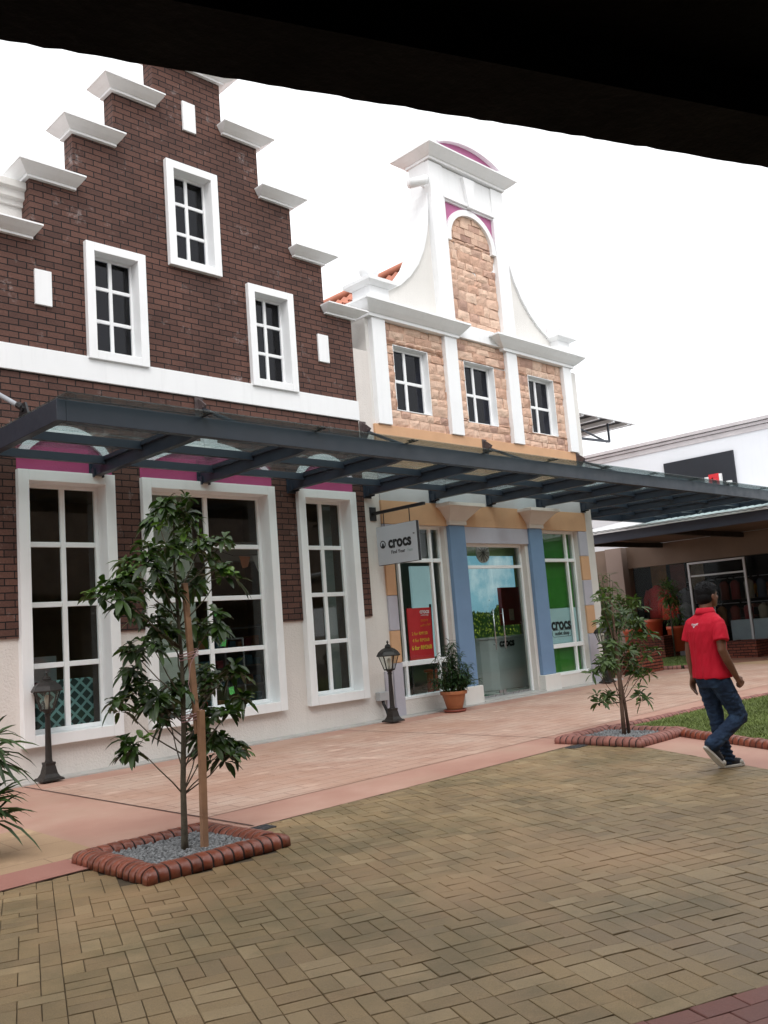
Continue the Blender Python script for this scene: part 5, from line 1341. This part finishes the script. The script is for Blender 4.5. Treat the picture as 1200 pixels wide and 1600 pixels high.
# cctv / floodlight on the tower
fl = thing('security_camera', 'white tubular security camera on the left side of the tall gable top', 'camera', (12.9, Y0+.2, 10.3))
G().tube([(12.52, Y0+.10, 10.26), (12.80, Y0-.02, 10.36), (12.88, Y0-.06, 10.40)], .095, 18).build('housing', WHITE2, fl, smooth=True)
G().tube([(12.88, Y0-.06, 10.40), (12.905, Y0-.07, 10.41)], .05, 14).build('lens', BLACK, fl)
G().bar((12.75, Y0+.05, 10.36), (13.0, Y0+.12, 10.36), .05).build('bracket', WHITE2, fl)

# ------------------------------------------------------------------ arcade over the camera
ar = thing('arcade_roof', 'black underside and edge beam of the arcade roof overhead', 'roof', (0, 0, 2.8))
OV = M('near_black_shade', (.0035,.003,.003), .85, .2, 2, .6, 30, spec=.15)  # lack of light under the roof is put into this base colour
e0 = Vector((.70, 1.75, 0)); dx = Vector((2.69-.70, .94-1.75, 0)).normalized(); bk = Vector((dx.y, -dx.x, 0))
if bk.y > 0: bk = -bk
def slab(a0, a1, b0, b1, z0, z1, g):
    P = [e0+dx*a0+bk*b0, e0+dx*a1+bk*b0, e0+dx*a1+bk*b1, e0+dx*a0+bk*b1]
    g.rings([[(p.x, p.y, z0) for p in P], [(p.x, p.y, z1) for p in P]]); return g
# slightly uneven plastered lower edge
g = G(); n = 900; prev = None; q = random.Random(2)
rs = []
for k in range(n+1):
    a = -12+32*k/n; o_ = q.uniform(-.0022, .0022); p = e0+dx*a+bk*(o_); p2 = e0+dx*a+bk*.22
    rs.append([(p.x, p.y, 2.80+q.uniform(-.002,.002)), (p.x, p.y, 3.25), (p2.x, p2.y, 3.25), (p2.x, p2.y, 2.80)])
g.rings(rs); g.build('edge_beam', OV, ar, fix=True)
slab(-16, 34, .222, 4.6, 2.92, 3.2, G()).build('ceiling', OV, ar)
slab(-16, 34, .9, 1.2, 3.21, 7.6, G()).build('upper_wall', M('dark_brown_render', (.20,.15,.12), .8), ar)  # unseen storey, added for the windows to reflect and to block sky light
slab(-16, 34, 4.3, 4.6, 0, 2.92, G()).build('back_wall', M('arcade_wall', (.05,.042,.038), .8), ar)  # unseen wall, lengthened and darkened for darker window reflections
for a in (-6.2, 13.2): slab(a, a+.4, .25, .65, 0, 2.92, G()).build('pillar', M('arcade_pillar', (.35,.3,.27), .8), ar)

# dim stock at the back of the far shop: nothing tells these garments apart
q = random.Random(77); first = None
COLS = [(.30,.05,.03), (.45,.20,.06), (.25,.22,.18), (.08,.10,.14), (.5,.42,.3), (.35,.03,.03)]
for k in range(22):
    y = 9.9+(k % 11)*.42+q.uniform(-.05,.05)+(.15 if k > 10 else 0); z = 1.95 if k > 10 else 1.15; x = 28.0 if k > 10 else 27.4
    gm_ = M('stock_cloth_%d' % (k % 6), sc3(COLS[k % 6], .45), .85, .2, 5)
    g = G(); P = []
    for zz, w_, d_ in ((-.34, .15, .07), (0, .14, .08), (.16, .16, .08), (.24, .10, .06), (.27, .04, .04)): P.append([(x+d_*math.cos(2*PI*j/10), y+w_*math.sin(2*PI*j/10), z+zz) for j in range(10)])
    g.rings(P); tag(g.build('hanging_garment', gm_, at=(x, y, z), smooth=True), 'dim garment hanging on the rails at the back of the far shop', 'garment', 'dim garments at the back of the far shop')
for z in (1.5, 2.3):
    gr_ = G().tube([(27.4 if z < 2 else 28.0, 9.6, z), (27.4 if z < 2 else 28.0, 14.9, z)], .015, 6)
    tag(gr_.build('garment_rail', MATS['chrome'], at=(28, 12, z)), ('lower' if z < 2 else 'upper')+' long chrome garment rail at the back of the far shop', 'rail')
# ------------------------------------------------------------------ the walking person
def fused(g, name, mat, parent, voxel=.008, smooth=6, noise_=None, wrinkle=None):
    """closed overlapping volumes melted into one continuous surface; coordinates are local to the parent"""
    me = bpy.data.meshes.new(name); me.from_pydata(g.v, [], g.f)
    bm = bmesh.new(); bm.from_mesh(me); bmesh.ops.recalc_face_normals(bm, faces=bm.faces); bm.to_mesh(me); bm.free()
    o = bpy.data.objects.new(name, me); C.objects.link(o)
    r = o.modifiers.new('r', 'REMESH'); r.mode = 'VOXEL'; r.voxel_size = voxel
    s = o.modifiers.new('s', 'SMOOTH'); s.factor = .5; s.iterations = smooth
    bpy.context.view_layer.update()
    m2 = bpy.data.meshes.new_from_object(o.evaluated_get(bpy.context.evaluated_depsgraph_get()))
    bpy.data.objects.remove(o)
    if wrinkle:
        m2.calc_loop_triangles() if False else None
        ns = [v.normal.copy() for v in m2.vertices]
        for v, n in zip(m2.vertices, ns): v.co += n*wrinkle(v.co)
    m2.polygons.foreach_set('use_smooth', [True]*len(m2.polygons)); m2.materials.clear(); m2.materials.append(mat); m2.name = name
    o2 = bpy.data.objects.new(name, m2); C.objects.link(o2); o2.parent = parent; return o2
def cap(g, pts, rad, n=14):
    """tapered limb with round ends"""
    pts = [Vector(p) for p in pts]
    d0 = (pts[0]-pts[1]).normalized(); d1 = (pts[-1]-pts[-2]).normalized()
    P, Rr = [], []
    for k in (1, .8, .45): P.append(pts[0]+d0*rad[0]*k); Rr.append(rad[0]*math.sqrt(max(0, 1-k*k))+.0008)
    P += pts; Rr += list(rad)
    for k in (.45, .8, 1): P.append(pts[-1]+d1*rad[-1]*k); Rr.append(rad[-1]*math.sqrt(max(0, 1-k*k))+.0008)
    return g.tube(P, Rr, n)
def ell(g, c, r, n=20, m=14): return g.sphere(c, 1, n, m, r)
def rings_e(g, L, n=28, pw=2.4):
    rs = []
    for z, cx, cy, rx, ry in L:
        r = []
        for k in range(n):
            a = 2*PI*k/n; c_, s_ = math.cos(a), math.sin(a)
            r.append((cx+rx*math.copysign(abs(c_)**(2/pw), c_), cy+ry*math.copysign(abs(s_)**(2/pw), s_), z))
        rs.append(r)
    return g.rings(rs)
pr = thing('person', 'person in red polo shirt and blue jeans walking past the lawn, seen from behind', 'person', (8.02, 3.93, .004), rz=math.atan2(-.39, .92))
SKIN = M('brown_skin', (.155, .070, .042), .5, .08, 6, .08, 120, spec=.4)
g = G()
# head: skull, face wedge, jaw, brow, nose, ear
hx = .05
ell(g, (hx-.005, 0, 1.605), (.098, .076, .092)); ell(g, (hx+.030, 0, 1.555), (.070, .062, .088)); ell(g, (hx+.052, 0, 1.512), (.046, .042, .040))
ell(g, (hx+.083, 0, 1.605), (.016, .046, .012)); cap(g, [(hx+.094, 0, 1.595), (hx+.112, 0, 1.562)], [.007, .0115], 10)
ell(g, (hx+.094, 0, 1.530), (.012, .024, .006)); ell(g, (hx+.093, 0, 1.520), (.012, .022, .006)); ell(g, (hx+.082, 0, 1.492), (.018, .020, .016))
for s in (-1, 1):
    ell(g, (hx+.070, s*.036, 1.562), (.024, .020, .020)); ell(g, (hx+.0, s*.078, 1.568), (.017, .008, .030)); ell(g, (hx+.005, s*.080, 1.545), (.010, .007, .012))
cap(g, [(.0, 0, 1.40), (.012, 0, 1.46), (.03, 0, 1.53)], [.066, .056, .056])
# trunk under the clothes
rings_e(g, [(.84, 0, 0, .10, .14), (1.0, 0, 0, .10, .14), (1.2, -.005, 0, .10, .16), (1.34, -.01, 0, .09, .15), (1.42, -.0, 0, .06, .07)])
cap(g, [(-.018, .185, 1.30), (-.01, .12, 1.33), (-.01, -.12, 1.33), (-.024, -.185, 1.30)], [.036, .045, .045, .036])
def hand(g, w_, d, palm_n, thumb_side, curl, spread=.05, hang=True):
    """w_ wrist, d direction of hand, palm_n palm normal, thumb_side unit vector towards the thumb"""
    w_ = Vector(w_); d = Vector(d).normalized(); pn = Vector(palm_n).normalized(); ts = Vector(thumb_side).normalized()
    cap(g, [w_-d*.01, w_+d*.035], [.023, .026]);
    for k in range(4):
        off_ = ts*(.028-.0185*k); p0 = w_+d*.02+off_*.7; p1 = w_+d*(.088-.004*abs(k-1.3))+off_
        cap(g, [p0, p1], [.0135, .0115], 10)
        L = [.040, .045, .042, .033][k]; a = curl+.06*k; pts = [p1]; dd = d+ts*(.10-.07*k)*spread*10*.5
        dd.normalize(); ang = a
        for j, sg_ in enumerate((1, .72, .55)):
            dv = dd*math.cos(ang)+pn*math.sin(ang); pts.append(pts[-1]+dv*L*sg_*1.0); ang += a*1.25
        cap(g, pts, [.0100, .0092, .0084, .0072], 9)
    t0 = w_+d*.018+ts*.018; t1 = w_+d*.048+ts*.044+pn*.010; t2 = t1+(d*.8+ts*.25+pn*(.3+curl*.4)).normalized()*.034; t3 = t2+(d*.85+pn*(.35+curl*.5)).normalized()*.026
    cap(g, [t0, t1, t2, t3], [.017, .0135, .0115, .0088], 10)
# left arm (local +y), hanging; right arm bent slightly forward
cap(g, [(-.018, .185, 1.29), (-.032, .212, 1.20), (-.045, .225, 1.085)], [.036, .044, .038]); cap(g, [(-.045, .225, 1.085), (-.045, .228, 1.0), (-.042, .224, .845)], [.038, .037, .0245])
hand(g, (-.042, .224, .84), (-.16, -.02, -1), (.15, -1, 0), (.9, .1, 0), .18)
cap(g, [(-.026, -.185, 1.29), (-.040, -.212, 1.20), (-.052, -.225, 1.085)], [.036, .044, .039]); cap(g, [(-.052, -.225, 1.085), (-.01, -.226, .99), (.092, -.205, .825)], [.039, .038, .0255])
hand(g, (.094, -.204, .822), (.62, .0, -.78), (.0, 1, .1), (.75, .1, .62), .85)
body = fused(g, 'body', SKIN, pr, .0052, 5)
# eyes
g = G()
for s in (-1, 1): ell(g, (hx+.084, s*.031, 1.582), (.010, .013, .007), 12, 8)
def local(g, name, mat, parent, smooth=True, fix=True):
    me = bpy.data.meshes.new(name); me.from_pydata(g.v, [], g.f)
    bm = bmesh.new(); bm.from_mesh(me)
    if fix: bmesh.ops.recalc_face_normals(bm, faces=bm.faces)
    bm.to_mesh(me); bm.free()
    me.polygons.foreach_set('use_smooth', [smooth]*len(me.polygons)); me.materials.append(mat)
    o = bpy.data.objects.new(name, me); C.objects.link(o); o.parent = parent; return o
local(g, 'eyes', M('eye_dark', (.03,.02,.015), .3), pr)
# hair: short, full at the crown, spiky on top
HAIR = M('black_hair', (.006, .006, .007), .75, .4, 30, .5, 160, spec=.2)
g = G(); ell(g, (hx-.018, 0, 1.625), (.104, .086, .090)); ell(g, (hx-.040, 0, 1.575), (.078, .078, .085)); ell(g, (hx-.035, 0, 1.535), (.050, .055, .050)); ell(g, (hx+.035, 0, 1.668), (.060, .062, .030))
q = random.Random(12)
for _ in range(190):
    a = q.uniform(0, 2*PI); el = q.uniform(.15, 1.5); d = Vector((math.cos(a)*math.cos(el), math.sin(a)*math.cos(el)*.85, math.sin(el)))
    p = Vector((hx-.015, 0, 1.625))+Vector((d.x*.098, d.y*.094, d.z*.083)); cap(g, [p, p+(d+Vector((.3,0,.3))*q.random()).normalized()*q.uniform(.008, .020)], [.008, .0035], 6)
hair = fused(g, 'hair', HAIR, pr, .0045, 1, wrinkle=lambda c: .0018*mnoise.noise(c*110))
# red polo
RED = M('red_cotton', (.52, .008, .028), .75, .05, 6, .35, 220, spec=.25)
g = G()
rings_e(g, [(.828, .0, 0, .150, .185), (.86, .0, 0, .150, .184), (.95, -.003, 0, .142, .176), (1.06, -.008, 0, .136, .174), (1.17, -.012, 0, .136, .184), (1.26, -.016, 0, .132, .196), (1.33, -.014, 0, .118, .198), (1.375, -.008, 0, .098, .168), (1.41, -.002, 0, .082, .118), (1.435, .004, 0, .070, .080)])
cap(g, [(-.010, .140, 1.345), (-.016, .175, 1.325)], [.060, .064]); g.tube([(-.010, .150, 1.35), (-.018, .188, 1.30), (-.030, .212, 1.225), (-.038, .224, 1.168)], [.052, .064, .065, .068], 16)
cap(g, [(-.018, -.140, 1.34), (-.022, -.175, 1.32)], [.060, .064]); g.tube([(-.018, -.150, 1.35), (-.026, -.190, 1.295), (-.038, -.212, 1.225), (-.048, -.224, 1.168)], [.052, .065, .067, .070], 16)
rings_e(g, [(1.40, .004, 0, .078, .082), (1.44, .006, 0, .072, .074), (1.468, .010, 0, .069, .069), (1.474, .011, 0, .064, .064)])
def wr(c):
    # vertical hanging folds on the back, drag lines toward the hem and the armpits
    f = .006*mnoise.noise(Vector((c.x*9, c.y*26, c.z*3.2)))+.004*mnoise.noise(Vector((c.x*20, c.y*40+c.z*14, c.z*9)))
    low = max(0, min(1, (1.3-c.z)/.3)); f2 = .0055*math.sin(c.y*62+c.z*7)*low*(.5+.5*mnoise.noise(Vector((c.y*7, c.z*2, 1))))
    return (f+f2)*(1 if c.z < 1.40 else .15)
shirt = fused(g, 'shirt', RED, pr, .0062, 4, wrinkle=wr)
# collar fold
g = G(); n = 36
rs = []
for k in range(n):
    a = 2*PI*k/n; co_, si_ = math.cos(a), math.sin(a); open_ = max(0, co_-.75)*.12
    rs.append([(.006+co_*(.066), si_*.067, 1.470-open_), (.006+co_*(.074), si_*.075, 1.474-open_), (.004+co_*(.087), si_*.090, 1.440-open_), (.003+co_*(.094), si_*.098, 1.414-open_), (.003+co_*.088, si_*.092, 1.414-open_), (.006+co_*.070, si_*.072, 1.455-open_)])
rs.append(rs[0]); g.rings(rs, cap=False); local(g, 'collar', RED, shirt)
# small white print at the upper back
g = G(); q = random.Random(6)
LOGO = M('white_print', (.75, .70, .75), .7)
def backp(y, z): return (-.152+.0*z, y, z)
o = []
for (y0, y1, z0, z1) in ((.045, .030, 1.318, 1.334), (.027, .016, 1.312, 1.332), (.013, .000, 1.316, 1.330), (-.003, -.016, 1.314, 1.331), (-.019, -.034, 1.320, 1.337), (.030, -.002, 1.304, 1.309), (.020, .008, 1.296, 1.302)):
    for (a, b, c, d) in ((y0, y1, z0, z0+.0035), (y0, y1, z1-.0035, z1), (y0, y0-.0035, z0, z1), ((y0+y1)/2, y1, (z0+z1)/2, (z0+z1)/2+.003)):
        g.box(-.160, -.10, min(a, b), max(a, b), c, d)
LG = g
# conform: cast onto the shirt surface
bpy.context.view_layer.update()
def conform(g, target, name, mat):
    v2 = []
    for v in g.v:
        hit, loc, nrm, idx = target.ray_cast(Vector((-.5, v[1], v[2])), Vector((1, 0, 0)))
        x = (loc.x-.0022 if v[0] < -.13 else loc.x+.002) if hit else v[0]
        v2.append((x, v[1], v[2]))
    g.v = v2; return local(g, name, mat, target, smooth=False)
try: conform(LG, shirt, 'back_print', LOGO)
except Exception as e_: print('conform', e_)
# jeans
def denim():
    m, nt, out = newmat('blue_denim'); t = NT(nt); tc = t.n('ShaderNodeTexCoord').outputs['Object']
    n1 = t.noise(tc, 7, 6, .6); n2 = t.noise(tc, 300, 2, .5)
    col = t.ramp(n1, [(.3, (.012,.020,.042)), (.55, (.022,.042,.085)), (.75, (.050,.095,.165))])
    col = t.mix(1.0, col, t.ramp(n2, [(.3, (.75,)*3), (.7, (1.15,)*3)]), 'MULTIPLY')
    p = t.n('ShaderNodeBsdfPrincipled'); t.l(col, p.inputs['Base Color']); p.inputs['Roughness'].default_value = .85; p.inputs['Specular IOR Level'].default_value = .2
    t.l(t.bump(t.math('ADD', t.math('MULTIPLY', n2, .4), t.noise(tc, 30, 4)), .5, .006), p.inputs['Normal']); t.l(p.outputs[0], out.inputs[0]); return m
DEN = denim()
g = G()
rings_e(g, [(.74, -.005, 0, .112, .150), (.80, -.008, 0, .126, .160), (.87, -.005, 0, .128, .160), (.93, 0, 0, .118, .150)])
cap(g, [(.0, .082, .80), (.028, .082, .62), (.050, .075, .455)], [.098, .086, .070]); cap(g, [(.050, .075, .455), (.055, .068, .30), (.085, .056, .115)], [.070, .066, .066])
cap(g, [(.0, -.082, .80), (.095, -.088, .62), (.172, -.090, .462)], [.100, .088, .073]); cap(g, [(.172, -.090, .462), (.03, -.086, .37), (-.135, -.080, .262)], [.073, .068, .066])
# stacked hems
cap(g, [(.080, .057, .13), (.095, .055, .085)], [.070, .071]); cap(g, [(-.12, -.080, .275), (-.165, -.080, .245)], [.069, .071])
def wj(c):
    k = 1 if c.z < .72 else .4
    return k*(.007*mnoise.noise(Vector((c.x*16, c.y*16, c.z*30)))+.0045*mnoise.noise(Vector((c.x*34, c.y*30, c.z*60)))+(.006*math.sin(c.z*150+c.x*40) if c.z < .22 and c.x > 0 else 0))
fused(g, 'jeans', DEN, pr, .0068, 4, wrinkle=wj)
# shoes
SOLE = M('dirty_white_rubber', (.50, .48, .44), .7, .1, 12); CANV = M('black_canvas', (.014, .014, .017), .8, .2, 12, .3, 120)
def shoe(heel, toe, up, name='shoe'):
    heel, toe, up = Vector(heel), Vector(toe), Vector(up).normalized(); d = (toe-heel); L = d.length; d.normalize(); s = d.cross(up).normalized(); up = s.cross(d).normalized()
    def ring(off_, k, zz, grow=0):
        pts = []
        for i in range(32):
            a = 2*PI*i/32; u = .5-.5*math.cos(a)     # 0 heel .. 1 toe
            wd = (.034+.014*math.sin(min(1, max(0, (u-.15)/.75))*PI*.55))*(1 if u < .96 else .9)
            y_ = math.sin(a); yy = math.copysign(abs(y_)**.62, y_)*(wd+grow)
            pts.append(tuple(heel+d*(-.0+(L)*(u)*(1+2*grow*0)+(-grow if u < .5 else grow)*abs(math.cos(a)))+s*yy+up*zz))
        return pts
    g = G(); g.rings([ring(0, 1, .0, -.003), ring(0, 1, .004, .003), ring(0, 1, .020, .003), ring(0, 1, .023, .0)]); so_ = local(g, name, SOLE, pr, smooth=False)
    g = G(); cap(g, [heel+d*.045+up*.045, heel+d*L*.5+up*.050, heel+d*(L-.048)+up*.036], [.040, .042, .034]); cap(g, [heel+d*.050+up*.05, heel+d*.055+up*.115], [.041, .043])
    fused(g, 'upper', CANV, so_, .006, 3)
    g = G(); cap(g, [heel+d*(L-.045)+up*.030-s*.018, heel+d*(L-.040)+up*.031, heel+d*(L-.045)+up*.030+s*.018], [.030, .033, .030])
    fused(g, 'toe_cap', M('cream_rubber', (.42,.40,.36), .6), so_, .005, 2)
    g = G()
    for k in range(5):
        c = heel+d*(L*.42+k*.022)+up*(.094-.006*k); g.bar(c-s*.020, c+s*.020, .006)
    g.v = [tuple(v) for v in g.v]; local(g, 'laces', SOLE, so_, smooth=False)
shoe((-.010, .052, .0), (.268, .040, .0), (0, 0, 1))
shoe((-.268, -.080, .228), (-.078, -.074, .022), (.72, 0, .69))
